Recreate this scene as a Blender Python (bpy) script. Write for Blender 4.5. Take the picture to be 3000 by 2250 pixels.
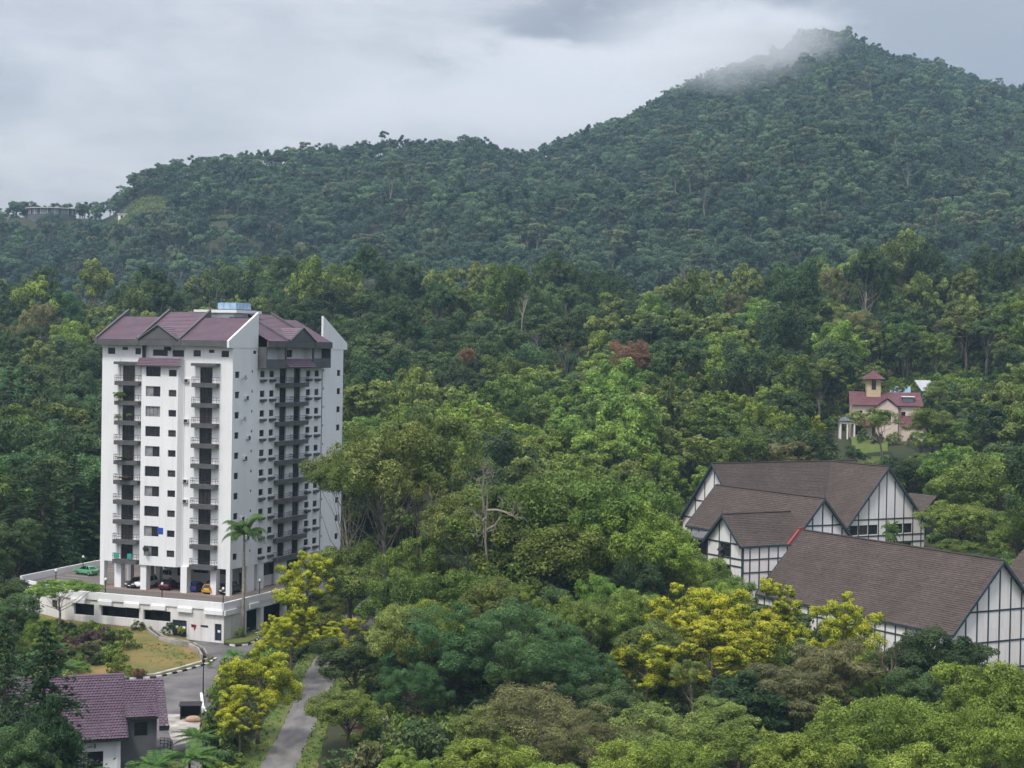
import bpy, bmesh, math, random
import numpy as np
from mathutils import Vector, Matrix
for o in list(bpy.data.objects): bpy.data.objects.remove(o)
SC = bpy.context.scene
COL = SC.collection
R_ = math.radians

# ------------------------------------------------------------------ camera
FPX = 5000.0; CAMZ = 45.0; PITCH = math.atan(94/5000); ROLL = R_(0.97)
cam_d = bpy.data.cameras.new('camera'); cam = bpy.data.objects.new('camera', cam_d); COL.objects.link(cam)
cam_d.sensor_fit = 'HORIZONTAL'; cam_d.sensor_width = 36.0; cam_d.lens = 36.0*FPX/3000.0
cam_d.clip_start = 1.0; cam_d.clip_end = 8000.0
CAM_M = Matrix.Rotation(math.pi/2-PITCH, 4, 'X') @ Matrix.Rotation(ROLL, 4, 'Z')
CAM_M = Matrix.Translation((0, 0, CAMZ)) @ CAM_M
cam.matrix_world = CAM_M
SC.camera = cam
_M3 = np.array(CAM_M.to_3x3())
def ray(u, v): return _M3 @ np.array([(u-1500)/FPX, -(v-1125)/FPX, -1.0])
def at(u, v, Y):
    """survey helper: the place at forward distance Y that lies in the direction of photo pixel (u, v)"""
    d = ray(u, v); return np.array([0, 0, CAMZ]) + d*(Y/d[1])
def proj(p):
    q = _M3.T @ (np.asarray(p, float)-np.array([0, 0, CAMZ])); return 1500+FPX*q[0]/-q[2], 1125-FPX*q[1]/-q[2]

# ------------------------------------------------------------------ world / sun / exposure
SUN_EL, SUN_AZ = 60.0, 208.0          # compass style: 0 = +y (view direction), clockwise
W = bpy.data.worlds.new('World'); SC.world = W; W.use_nodes = True
def build_world():
    nt = W.node_tree; nt.nodes.clear(); N = nt.nodes.new; L = nt.links.new
    out = N('ShaderNodeOutputWorld'); bg = N('ShaderNodeBackground'); bg.inputs[1].default_value = 0.1
    L(bg.outputs[0], out.inputs[0])
    sky = N('ShaderNodeTexSky'); sky.sky_type = 'NISHITA'; sky.sun_disc = False
    sky.sun_elevation = R_(SUN_EL); sky.sun_rotation = R_(SUN_AZ); sky.altitude = 1400
    tc = N('ShaderNodeTexCoord'); sep = N('ShaderNodeSeparateXYZ'); L(tc.outputs['Generated'], sep.inputs[0])
    def math_(op, a, b=None, c=None, clamp=False):
        m = N('ShaderNodeMath'); m.operation = op; m.use_clamp = clamp
        for i, x in enumerate((a, b, c)):
            if x is None: continue
            if isinstance(x, (int, float)): m.inputs[i].default_value = x
            else: L(x, m.inputs[i])
        return m.outputs[0]
    def noise(scale, detail=5, rough=.5, sz=2.4, off=0.0, dist=0.0):
        mp = N('ShaderNodeMapping'); mp.inputs['Scale'].default_value = (1, 1, sz); mp.inputs['Location'].default_value = (off, off*1.7, off*.6)
        L(tc.outputs['Generated'], mp.inputs[0])
        n = N('ShaderNodeTexNoise'); n.inputs['Scale'].default_value = scale; n.inputs['Detail'].default_value = detail
        n.inputs['Roughness'].default_value = rough; n.inputs['Distortion'].default_value = dist
        L(mp.outputs[0], n.inputs['Vector']); return n.outputs[0]
    def mix(f, a, b):
        m = N('ShaderNodeMix'); m.data_type = 'RGBA'
        if isinstance(f, (int, float)): m.inputs[0].default_value = f
        else: L(f, m.inputs[0])
        for i, x in ((6, a), (7, b)):
            if isinstance(x, tuple): m.inputs[i].default_value = (*x, 1)
            else: L(x, m.inputs[i])
        return m.outputs[2]
    def ss(x, a, b):
        m = N('ShaderNodeMapRange'); m.interpolation_type = 'SMOOTHSTEP'; L(x, m.inputs[0])
        m.inputs[1].default_value = a; m.inputs[2].default_value = b; return m.outputs[0]
    big = noise(4.2, 4, .5, 2.6, 3.3); mid = noise(9.0, 6, .55, 3.2, 7.1, .3); fine = noise(22, 7, .6, 2.4, 1.7, .4)
    white, lav, grey, dark = (8.0, 7.9, 8.0), (6.6, 6.4, 6.8), (5.1, 5.15, 5.5), (2.7, 2.8, 3.2)
    c = mix(ss(math_('MULTIPLY_ADD', fine, .45, math_('MULTIPLY', mid, .55)), .38, .62), lav, white)
    c = mix(ss(math_('MULTIPLY_ADD', fine, .3, math_('MULTIPLY', big, .7)), .44, .62), c, grey)
    # the thick blue-grey deck that opens over the summit, its torn edge broken up by noise
    wob = math_('MULTIPLY', math_('SUBTRACT', mid, .5), .10)
    wob2 = math_('MULTIPLY', math_('SUBTRACT', fine, .5), .025)
    wo = math_('ADD', wob, wob2)
    def blob(u, v, ru, rv, a=1.0, b=.35, k=1.0):
        d = ray(u, v); d = d/np.linalg.norm(d)
        ax = math_('DIVIDE', math_('SUBTRACT', math_('ADD', sep.outputs[0], math_('MULTIPLY', wo, k)), float(d[0])), ru)
        az = math_('DIVIDE', math_('SUBTRACT', math_('ADD', sep.outputs[2], math_('MULTIPLY', wo, k*.6)), float(d[2])), rv)
        r = math_('SQRT', math_('ADD', math_('MULTIPLY', ax, ax), math_('MULTIPLY', az, az)))
        back = ss(sep.outputs[1], 0.0, .3)
        return math_('MULTIPLY', ss(r, a, b), back)
    c = mix(math_('MULTIPLY', blob(1450, 300, .20, .050, 1.15, .2, 1.4), .8), c, (7.9, 7.8, 8.0))
    c = mix(math_('MULTIPLY', math_('MULTIPLY', blob(2010, -175, .150, .072, 1.0, .4, 1.9), ss(fine, .25, .5)), 1.0), c, dark)
    c = mix(math_('MULTIPLY', blob(1350, -40, .10, .030, 1.1, .3), .5), c, grey)
    c = mix(math_('MULTIPLY', ss(math_('ADD', sep.outputs[0], wo), .09, .21), .9), c, (3.2, 3.4, 3.9))
    c = mix(math_('MULTIPLY', blob(2130, 90, .075, .034, 1.2, .25, 1.3), .85), c, (7.2, 7.2, 7.5))
    c = mix(math_('MULTIPLY', blob(1820, 210, .10, .026, 1.2, .25, 1.3), .85), c, (7.4, 7.4, 7.7))
    c = mix(0.12, c, sky.outputs[0])
    # overcast luminance: brighter towards the zenith
    up = math_('MAXIMUM', sep.outputs[2], 0.0)
    gain = math_('MULTIPLY_ADD', up, 1.75, .315)
    v = N('ShaderNodeVectorMath'); v.operation = 'SCALE'; L(c, v.inputs[0]); L(gain, v.inputs['Scale'])
    L(v.outputs[0], bg.inputs[0])
build_world()
W.cycles.sampling_method = 'MANUAL'; W.cycles.sample_map_resolution = 256
sun_d = bpy.data.lights.new('sun', 'SUN'); sun = bpy.data.objects.new('sun', sun_d); COL.objects.link(sun)
sun_d.energy = 1.5; sun_d.angle = R_(11); sun_d.color = (1.0, .96, .90)
_e, _a = R_(SUN_EL), R_(SUN_AZ)
sun.rotation_euler = Vector((math.sin(_a)*math.cos(_e), math.cos(_a)*math.cos(_e), math.sin(_e))).to_track_quat('Z', 'Y').to_euler()
sun.location = (0, -50, 300)
vs = SC.view_settings; vs.view_transform = 'Standard'; vs.look = 'None'; vs.exposure = 0.93; vs.gamma = 1.0; vs.use_curve_mapping = False
SC.render.engine = 'CYCLES'
cy = SC.cycles
cy.max_bounces = 4; cy.diffuse_bounces = 3; cy.glossy_bounces = 2; cy.transmission_bounces = 3; cy.transparent_max_bounces = 6; cy.volume_bounces = 1
cy.use_adaptive_sampling = True; cy.adaptive_threshold = .025
cy.use_denoising = True
try: cy.denoiser = 'OPENIMAGEDENOISE'
except Exception: pass
cy.caustics_reflective = False; cy.caustics_refractive = False

# ------------------------------------------------------------------ helpers
def tag(o, label=None, cat=None, group=None, kind=None):
    if label: o['label'] = label
    if cat: o['category'] = cat
    if group: o['group'] = group
    if kind: o['kind'] = kind
    return o
def empty(name, loc=(0, 0, 0), rz=0.0, label=None, cat=None, group=None):
    o = bpy.data.objects.new(name, None); COL.objects.link(o); o.empty_display_size = .5
    o.location = loc; o.rotation_euler = (0, 0, rz); return tag(o, label, cat, group)
def link(name, me, parent=None, loc=None, rz=None, scale=None):
    o = bpy.data.objects.new(name, me); COL.objects.link(o)
    if parent is not None: o.parent = parent
    if loc is not None: o.location = loc
    if rz is not None: o.rotation_euler = (0, 0, rz)
    if scale is not None: o.scale = scale if hasattr(scale, '__len__') else (scale,)*3
    return o
def np_mesh(name, V, F, mats=(), tint=None, fmat=None, smooth=False):
    """V (n,3), F (m,k) same-size polygons"""
    V = np.asarray(V, np.float32); F = np.asarray(F, np.int32); k = F.shape[1]; m = F.shape[0]
    me = bpy.data.meshes.new(name)
    me.vertices.add(len(V)); me.vertices.foreach_set('co', V.ravel())
    me.loops.add(m*k); me.loops.foreach_set('vertex_index', F.ravel())
    me.polygons.add(m); me.polygons.foreach_set('loop_start', np.arange(0, m*k, k, dtype=np.int32))
    try: me.polygons.foreach_set('loop_total', np.full(m, k, np.int32))
    except Exception: pass
    for mt in mats: me.materials.append(mt)
    if fmat is not None: me.polygons.foreach_set('material_index', np.asarray(fmat, np.int32))
    if smooth: me.polygons.foreach_set('use_smooth', np.ones(m, bool))
    if tint is not None:
        a = me.attributes.new('tint', 'FLOAT', 'FACE'); a.data.foreach_set('value', np.asarray(tint, np.float32))
    me.update(); me.validate(); return me
class MB:
    """collects quads and polygons into one mesh, with material slots"""
    def __init__(s): s.v = []; s.f = []; s.m = []; s.mats = []
    def mi(s, mat):
        if mat not in s.mats: s.mats.append(mat)
        return s.mats.index(mat)
    def poly(s, pts, mat):
        b = len(s.v); s.v += [tuple(p) for p in pts]; s.f.append(tuple(range(b, b+len(pts)))); s.m.append(s.mi(mat)); return s
    def box(s, x0, x1, y0, y1, z0, z1, mat, skip=''):
        b = len(s.v)
        s.v += [(x0, y0, z0), (x1, y0, z0), (x1, y1, z0), (x0, y1, z0), (x0, y0, z1), (x1, y0, z1), (x1, y1, z1), (x0, y1, z1)]
        fs = {'b': (3, 2, 1, 0), 't': (4, 5, 6, 7), 'f': (0, 1, 5, 4), 'r': (1, 2, 6, 5), 'k': (2, 3, 7, 6), 'l': (3, 0, 4, 7)}
        i = s.mi(mat)
        for k, q in fs.items():
            if k in skip: continue
            s.f.append(tuple(b+j for j in q)); s.m.append(i)
        return s
    def prism(s, pts, vec, mat):
        """polygon pts extruded by vec (both caps)"""
        n = len(pts); b = len(s.v); vec = np.asarray(vec, float)
        s.v += [tuple(p) for p in pts]+[tuple(np.asarray(p, float)+vec) for p in pts]; i = s.mi(mat)
        s.f.append(tuple(range(b+n-1, b-1, -1))); s.m.append(i); s.f.append(tuple(range(b+n, b+2*n))); s.m.append(i)
        for k in range(n):
            q = (k+1) % n; s.f.append((b+k, b+q, b+n+q, b+n+k)); s.m.append(i)
        return s
    def tube(s, pts, rads, n, mat, cap=True):
        pts = [np.asarray(p, float) for p in pts]; b = len(s.v); i = s.mi(mat)
        if not hasattr(rads, '__len__'): rads = [rads]*len(pts)
        for k, p in enumerate(pts):
            t = pts[min(k+1, len(pts)-1)]-pts[max(k-1, 0)]; t = t/(np.linalg.norm(t)+1e-9)
            a = np.cross(t, (0, 0, 1.0) if abs(t[2]) < .9 else (1.0, 0, 0)); a /= np.linalg.norm(a); c = np.cross(t, a)
            for j in range(n):
                w = 2*math.pi*j/n; s.v.append(tuple(p+rads[k]*(math.cos(w)*a+math.sin(w)*c)))
        for k in range(len(pts)-1):
            for j in range(n):
                q = (j+1) % n; s.f.append((b+k*n+j, b+k*n+q, b+(k+1)*n+q, b+(k+1)*n+j)); s.m.append(i)
        if cap:
            s.f.append(tuple(b+j for j in range(n-1, -1, -1))); s.m.append(i)
            e = b+(len(pts)-1)*n; s.f.append(tuple(e+j for j in range(n))); s.m.append(i)
        return s
    def mesh(s, name, smooth=False):
        me = bpy.data.meshes.new(name); me.from_pydata(s.v, [], s.f)
        for m in s.mats: me.materials.append(m)
        me.polygons.foreach_set('material_index', np.array(s.m, np.int32))
        bm = bmesh.new(); bm.from_mesh(me); bmesh.ops.recalc_face_normals(bm, faces=bm.faces); bm.to_mesh(me); bm.free()
        if smooth: me.polygons.foreach_set('use_smooth', np.ones(len(me.polygons), bool))
        me.update(); return me
    def build(s, name, parent=None, smooth=False, loc=None, rz=None): return link(name, s.mesh(name, smooth), parent, loc, rz)

# ------------------------------------------------------------------ materials
MATS = {}
def mat(name, col, rough=.8, var=.12, nscale=1.2, spec=.3, bump=0.0, col2=None, detail=4, metal=0.0, stretch=(1, 1, 1), n2=0.0, streak=0.0):
    """procedural surface: two colours mixed by object-space noise, optional fine relief"""
    if name in MATS: return MATS[name]
    m = bpy.data.materials.new(name); m.use_nodes = True; nt = m.node_tree; N = nt.nodes.new; L = nt.links.new
    b = nt.nodes['Principled BSDF']; b.inputs['Roughness'].default_value = rough; b.inputs['Specular IOR Level'].default_value = spec; b.inputs['Metallic'].default_value = metal
    tc = N('ShaderNodeTexCoord'); mp = N('ShaderNodeMapping'); mp.inputs['Scale'].default_value = stretch; L(tc.outputs['Object'], mp.inputs[0])
    n = N('ShaderNodeTexNoise'); n.inputs['Scale'].default_value = nscale; n.inputs['Detail'].default_value = detail; L(mp.outputs[0], n.inputs['Vector'])
    rmp = N('ShaderNodeMapRange'); rmp.inputs[1].default_value = .3; rmp.inputs[2].default_value = .7; L(n.outputs[0], rmp.inputs[0])
    mx = N('ShaderNodeMix'); mx.data_type = 'RGBA'; L(rmp.outputs[0], mx.inputs[0])
    c = np.array(col); c2 = np.array(col2) if col2 else c*(1-var)
    mx.inputs[6].default_value = (*np.clip(c*(1+var*.5), 0, 1), 1) if not col2 else (*c, 1); mx.inputs[7].default_value = (*c2, 1)
    if streak:      # rain streaks and grime running down the wall
        m3 = N('ShaderNodeMapping'); m3.inputs['Scale'].default_value = (2.2, 2.2, .10); L(tc.outputs['Object'], m3.inputs[0]); n3 = N('ShaderNodeTexNoise'); n3.inputs['Scale'].default_value = 1.0; n3.inputs['Detail'].default_value = 6; n3.inputs['Roughness'].default_value = .65; L(m3.outputs[0], n3.inputs['Vector'])
        r3 = N('ShaderNodeMapRange'); r3.inputs[1].default_value = .52; r3.inputs[2].default_value = .78; r3.inputs[4].default_value = streak; L(n3.outputs[0], r3.inputs[0])
        x3 = N('ShaderNodeMix'); x3.data_type = 'RGBA'; L(r3.outputs[0], x3.inputs[0]); L(mx.outputs[2], x3.inputs[6]); x3.inputs[7].default_value = (.30, .28, .25, 1); L(x3.outputs[2], b.inputs['Base Color'])
    else: L(mx.outputs[2], b.inputs['Base Color'])
    if bump:
        n_ = N('ShaderNodeTexNoise'); n_.inputs['Scale'].default_value = n2 or nscale*12; n_.inputs['Detail'].default_value = 3; L(tc.outputs['Object'], n_.inputs['Vector'])
        bp = N('ShaderNodeBump'); bp.inputs['Strength'].default_value = bump; bp.inputs['Distance'].default_value = .05; L(n_.outputs[0], bp.inputs['Height']); L(bp.outputs[0], b.inputs['Normal'])
    MATS[name] = m; return m
def leaf_mat(name, lo, hi, young=None, trans=.42, rough=.55, hue=.035, val=.35):
    """leaves: colour runs from lo to hi with the leaf's own random tint, whole trees differ a little"""
    if name in MATS: return MATS[name]
    m = bpy.data.materials.new(name); m.use_nodes = True; nt = m.node_tree; N = nt.nodes.new; L = nt.links.new
    b = nt.nodes['Principled BSDF']; out = nt.nodes['Material Output']
    b.inputs['Roughness'].default_value = rough; b.inputs['Specular IOR Level'].default_value = .25
    at_ = N('ShaderNodeAttribute'); at_.attribute_name = 'tint'
    rp = N('ShaderNodeValToRGB'); e = rp.color_ramp.elements; e[0].color = (*lo, 1); e[1].color = (*(young or hi), 1); e[0].position = .05; e[1].position = .98
    x = e.new(.62); x.color = (*hi, 1)
    L(at_.outputs['Fac'], rp.inputs[0])
    oi = N('ShaderNodeObjectInfo'); hs = N('ShaderNodeHueSaturation'); L(rp.outputs[0], hs.inputs['Color'])
    r1 = N('ShaderNodeMapRange'); r1.inputs[3].default_value = .5-hue; r1.inputs[4].default_value = .5+hue*.2; L(oi.outputs['Random'], r1.inputs[0]); L(r1.outputs[0], hs.inputs['Hue'])
    w = N('ShaderNodeTexWhiteNoise'); w.noise_dimensions = '1D'; L(oi.outputs['Random'], w.inputs['W'])
    r2 = N('ShaderNodeMapRange'); k_ = 1.0 if name.startswith('far') else 1.14; r2.inputs[3].default_value = (1-val)*k_; r2.inputs[4].default_value = (1+val)*k_; L(w.outputs['Value'], r2.inputs[0]); L(r2.outputs[0], hs.inputs['Value'])
    L(hs.outputs[0], b.inputs['Base Color'])
    tr = N('ShaderNodeBsdfTranslucent'); L(hs.outputs[0], tr.inputs[0]); ms = N('ShaderNodeMixShader'); ms.inputs[0].default_value = trans
    L(b.outputs[0], ms.inputs[1]); L(tr.outputs[0], ms.inputs[2]); L(ms.outputs[0], out.inputs[0])
    MATS[name] = m; return m
# ------------------------------------------------------------------ plant library
BARK = mat('bark_grey', (.17, .14, .11), .9, .35, 3.0, col2=(.07, .055, .04), bump=.4)
BARK_PALE = mat('bark_pale', (.32, .28, .235), .9, .3, 2.0, col2=(.17, .145, .115), bump=.3)
BARK_RED = mat('bark_red', (.26, .13, .08), .9, .3, 2.0, col2=(.14, .08, .05), bump=.3)
LM = dict(
    green=leaf_mat('leaf_green', (0.05, 0.09, 0.02), (0.155, 0.255, 0.046), (0.3, 0.41, 0.085)),
    bright=leaf_mat('leaf_bright', (0.068, 0.11, 0.018), (0.205, 0.305, 0.044), (0.36, 0.45, 0.082), hue=.02, val=.2),
    dark=leaf_mat('leaf_dark', (0.022, 0.043, 0.017), (0.070, 0.127, 0.041), (0.126, 0.190, 0.060), hue=.03),
    blue=leaf_mat('leaf_bluegreen', (0.028, 0.066, 0.024), (0.085, 0.18, 0.06), (0.155, 0.265, 0.095), hue=.015, val=.15),
    olive=leaf_mat('leaf_olive', (0.062, 0.092, 0.024), (0.19, 0.25, 0.06), (0.32, 0.38, 0.105), hue=.02, val=.25),
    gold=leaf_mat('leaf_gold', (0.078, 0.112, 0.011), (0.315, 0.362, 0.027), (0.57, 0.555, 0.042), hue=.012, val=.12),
    brown=leaf_mat('leaf_drybrown', (0.066, 0.07, 0.028), (0.18, 0.185, 0.072), (0.28, 0.275, 0.12), hue=.015, val=.2),
    rust=leaf_mat('leaf_rust', (0.1, 0.06, 0.032), (0.24, 0.145, 0.075), (0.33, 0.21, 0.115), hue=.01, val=.15),
    purple=leaf_mat('leaf_purplebrown', (.045, .028, .026), (.110, .068, .062), (.170, .110, .095), hue=.01, val=.15),
    conifer=leaf_mat('leaf_conifer', (0.016, 0.046, 0.018), (0.052, 0.113, 0.041), (0.098, 0.167, 0.063), hue=.02),
    palm=leaf_mat('leaf_palm', (0.036, 0.084, 0.018), (0.090, 0.204, 0.036), (0.168, 0.276, 0.060), hue=.015, val=.15),
    fern=leaf_mat('leaf_fern', (.040, .090, .020), (.095, .215, .040), (.160, .280, .060), hue=.015, val=.15),
)
LM.update(  # mountain leaves: distance haze put into the colours, bluer, greyer and lighter
    f_green=leaf_mat('farleaf_hazed_green', (0.044, 0.086, 0.044), (0.137, 0.218, 0.107), (0.215, 0.305, 0.137), hue=.02, val=.42),
    f_dark=leaf_mat('farleaf_hazed_dark', (0.026, 0.055, 0.036), (0.086, 0.140, 0.086), (0.137, 0.202, 0.111), hue=.02, val=.42),
    f_olive=leaf_mat('farleaf_hazed_olive', (0.054, 0.074, 0.041), (0.150, 0.180, 0.094), (0.210, 0.240, 0.120), hue=.02, val=.42),
    f_brown=leaf_mat('farleaf_hazed_brown', (0.055, 0.055, 0.04), (0.12, 0.115, 0.08), (0.17, 0.16, 0.11), hue=.02, val=.42),
)
def unit(a): return a/(np.linalg.norm(a, axis=-1, keepdims=True)+1e-9)
def leaf_quads(rng, P, Nn, L_, asp=.5, T=None, curl=.12):
    n = len(P)
    if T is None: T = rng.normal(size=(n, 3))
    T = T-Nn*np.sum(T*Nn, 1, keepdims=True); T = unit(T); B = np.cross(Nn, T)
    L_ = np.broadcast_to(np.asarray(L_, float), (n,))[:, None]; Wd = L_*asp
    V = np.empty((n, 4, 3)); V[:, 0] = P-T*L_*.5; V[:, 2] = P+T*L_*.5
    V[:, 1] = P+B*Wd*.5+Nn*L_*curl; V[:, 3] = P-B*Wd*.5+Nn*L_*curl
    return V.reshape(-1, 3), np.arange(n*4).reshape(n, 4)
def puff_crown(rng, centers, radii, nleaf, leaf, up=.35, droop=0.0, squash=.8, gold=0.0, asp=.55, tvar=.55, fill=.25, core=None):
    """leaves spread over the outer part of many overlapping clumps; leaves buried inside a neighbour are dropped"""
    centers = np.asarray(centers); radii = np.asarray(radii); k = len(radii)
    w = radii**2; w = w/w.sum(); idx = rng.choice(k, size=int(nleaf*1.7), p=w)
    d = unit(rng.normal(size=(len(idx), 3))+np.array([0, 0, up])); n = len(idx)
    rr = np.where(rng.random(n) < fill, rng.uniform(.25, .8, n), rng.uniform(.78, 1.08, n))
    lump = 1+.16*np.sin(d[:, 0]*5+idx)*np.sin(d[:, 1]*5+idx*2)+.1*np.sin(d[:, 2]*7+idx*3)
    P = centers[idx]+d*(radii[idx]*rr*lump)[:, None]*np.array([1, 1, squash])
    keep = np.ones(n, bool)
    for cc, cr in zip(*(core or (centers, radii))):
        q = (P-cc)/np.array([1, 1, squash]); keep &= ~(np.linalg.norm(q, axis=1) < cr*.55)
    P, d, idx = P[keep][:nleaf], d[keep][:nleaf], idx[keep][:nleaf]; n = len(P)
    Nn = unit(d*.95+rng.normal(size=(n, 3))*.42+np.array([0, 0, .40]))
    T = None
    if droop: T = d*(1-droop)+np.array([0, 0, -1.])*droop+rng.normal(size=(n, 3))*.25
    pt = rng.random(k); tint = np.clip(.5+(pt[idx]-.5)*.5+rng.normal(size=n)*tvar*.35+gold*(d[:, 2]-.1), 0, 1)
    sz = leaf*rng.uniform(.65, 1.35, n)
    V, F = leaf_quads(rng, P, Nn, sz, asp, T)
    return V, F, tint
def skeleton(rng, mb, h0, centers, r0, bark, lean=(0, 0), n=6, low=.45, thin=.35):
    top = max(c[2] for c in centers)*.62+h0*.1; top = max(top, h0)
    tp = []
    for i in range(6):
        t = i/5; tp.append(np.array([lean[0]*t*t+rng.normal()*.12*r0*5*t, lean[1]*t*t+rng.normal()*.12*r0*5*t, top*t]))
    mb.tube(tp, [r0*(1.25-.85*i/5) for i in range(6)], n, bark)
    for c in centers:
        t = rng.uniform(low, .98); k = t*5; i = min(int(k), 4); s = tp[i]*(1-(k-i))+tp[i+1]*(k-i)
        if s[2] > c[2]: s = tp[i]*.6+tp[0]*.4
        m = (s+np.asarray(c))*.5+np.array([rng.normal()*.4, rng.normal()*.4, -.08*np.linalg.norm(np.asarray(c)-s)])
        r = r0*thin*(1-t*.3)
        mb.tube([s, m, np.asarray(c)], [r, r*.7, r*.25], 4, bark, cap=False)
class Tree: pass
PROTO = {}
def reg(key, trunk, crown, w, h):
    t = Tree(); t.trunk = trunk; t.crown = crown; t.w = w; t.h = h; PROTO[key] = t
def broad(key, seed, rx, rz, hc, npuff, leafm, leaf, nleaf, bark=BARK, pr=(.26, .42), up=.35, droop=0, gold=0, r0=.3, lean=(0, 0), zmin=-.3, squash=.8, asp=.55, spread=(.5, .95), fill=.25, flat=1.0, n=6, low=.45, thin=.35):
    rng = np.random.default_rng(seed); C = []; Rr = []
    if nleaf >= 9000: leaf *= .70; nleaf = int(nleaf*1.8)
    ax, ay = rng.uniform(.82, 1.15), rng.uniform(.82, 1.15)
    ga = math.pi*(3-5**.5)
    for i in range(npuff):
        zc = zmin+(1-zmin)*((i+.5)/npuff); a = i*ga+rng.normal()*.35; q = math.sqrt(max(0, 1-zc*zc)); f = rng.uniform(spread[0]*.85, spread[1]*1.1)
        C.append(np.array([rx*ax*q*math.cos(a)*f+lean[0], rx*ay*q*math.sin(a)*f+lean[1], hc+rz*zc*f*flat+rng.normal()*.09*rz])); Rr.append(rx*rng.uniform(*pr)*math.exp(rng.normal()*.22)*.92)
    SC_, SR = [], []; nsub = 7 if nleaf >= 9000 else 5 if nleaf >= 3000 else 2   # every clump breaks up into smaller tufts
    for c_, r_ in zip(C, Rr):
        for _ in range(nsub):
            dd = unit((rng.normal(size=3)+np.array([0, 0, .3]))[None])[0]; SC_.append(c_+dd*r_*np.array([1, 1, squash])*rng.uniform(.55, .95)); SR.append(r_*rng.uniform(.36, .62)*(1.45 if nsub == 2 else 1))
    V, F, t = puff_crown(rng, SC_, SR, nleaf, leaf, up, droop, squash, gold, asp, fill=fill, core=(C, Rr))
    w = float(np.percentile(np.abs(V[:, :2]-np.array(lean)), 99.5)*2); h = float(V[:, 2].max())
    cr = np_mesh('crown', V, F, [LM[leafm]], t)
    mb = MB(); skeleton(rng, mb, hc-rz*.75, C, r0, bark, lean, n, low, thin); tk = mb.mesh('trunk', True)
    reg(key, tk, cr, w, h)
# hero trees (seen from about 200 m)
broad('green_a', 11, 5.6, 4.2, 9.0, 26, 'green', .40, 15000, r0=.32)
broad('green_b', 12, 6.2, 3.6, 9.5, 30, 'green', .40, 16000, r0=.34, zmin=-.15, pr=(.22, .36))
broad('green_c', 13, 4.6, 4.8, 8.6, 24, 'green', .38, 13000, r0=.28, spread=(.55, 1.05))
broad('bright_a', 14, 5.4, 3.8, 7.8, 30, 'bright', .36, 17000, pr=(.22, .36), r0=.28)
broad('bright_b', 15, 6.2, 3.6, 8.0, 34, 'bright', .36, 18000, pr=(.2, .34), r0=.3, zmin=-.2)
broad('dark_a', 16, 5.6, 3.6, 9.5, 22, 'dark', .42, 13000, r0=.32, squash=.6)
broad('dark_b', 17, 5.0, 4.8, 9.0, 24, 'dark', .40, 13000, r0=.3)
broad('blue_a', 18, 7.0, 5.0, 8.2, 44, 'blue', .36, 26000, pr=(.16, .27), r0=.34, zmin=-.5, droop=.25, asp=.35, spread=(.55, 1.0))
broad('blue_b', 118, 6.4, 5.2, 8.0, 40, 'blue', .36, 24000, pr=(.17, .28), r0=.34, zmin=-.5, droop=.25, asp=.35, spread=(.5, 1.0))
broad('olive_a', 19, 6.4, 2.9, 14.0, 20, 'olive', .36, 12000, BARK_PALE, pr=(.22, .34), r0=.26, zmin=-.25, lean=(.8, .3), low=.55, fill=.15)
broad('olive_b', 20, 5.2, 3.6, 13.0, 18, 'olive', .36, 10000, BARK_PALE, pr=(.22, .36), r0=.24, zmin=-.35, lean=(-1.2, .4), low=.5, fill=.15)
broad('olive_c', 29, 5.6, 4.0, 9.0, 26, 'olive', .38, 14000, BARK, r0=.28)
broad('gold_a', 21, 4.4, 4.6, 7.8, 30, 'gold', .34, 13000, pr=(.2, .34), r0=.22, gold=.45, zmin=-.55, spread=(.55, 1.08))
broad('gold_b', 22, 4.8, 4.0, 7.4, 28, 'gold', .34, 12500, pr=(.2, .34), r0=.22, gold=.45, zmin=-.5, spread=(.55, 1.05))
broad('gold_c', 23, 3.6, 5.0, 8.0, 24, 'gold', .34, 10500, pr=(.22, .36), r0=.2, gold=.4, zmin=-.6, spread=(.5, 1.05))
broad('weep_a', 24, 4.8, 5.4, 8.4, 30, 'brown', .60, 13000, BARK, pr=(.2, .34), r0=.26, droop=.65, asp=.18, zmin=-.7, squash=.9)
broad('weep_b', 25, 5.2, 6.0, 9.0, 34, 'conifer', .62, 16000, BARK, pr=(.20, .34), r0=.3, droop=.5, asp=.3, zmin=-.7, squash=.9)
broad('scrub_a', 26, 6.0, 3.4, 6.4, 30, 'brown', .42, 12000, BARK_PALE, pr=(.2, .32), r0=.2, asp=.28, fill=.4, thin=.3)
broad('scrub_b', 27, 5.0, 3.6, 6.6, 26, 'olive', .36, 12000, BARK_PALE, pr=(.2, .34), r0=.2, asp=.4, fill=.35, thin=.3)
broad('umbrella_a', 28, 6.4, 1.6, 10.5, 22, 'green', .42, 9000, BARK_PALE, pr=(.2, .3), r0=.26, zmin=-.1, squash=.4, low=.6)
broad('rust_a', 30, 4.8, 3.8, 9.0, 22, 'rust', .42, 9000, r0=.28)
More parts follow.
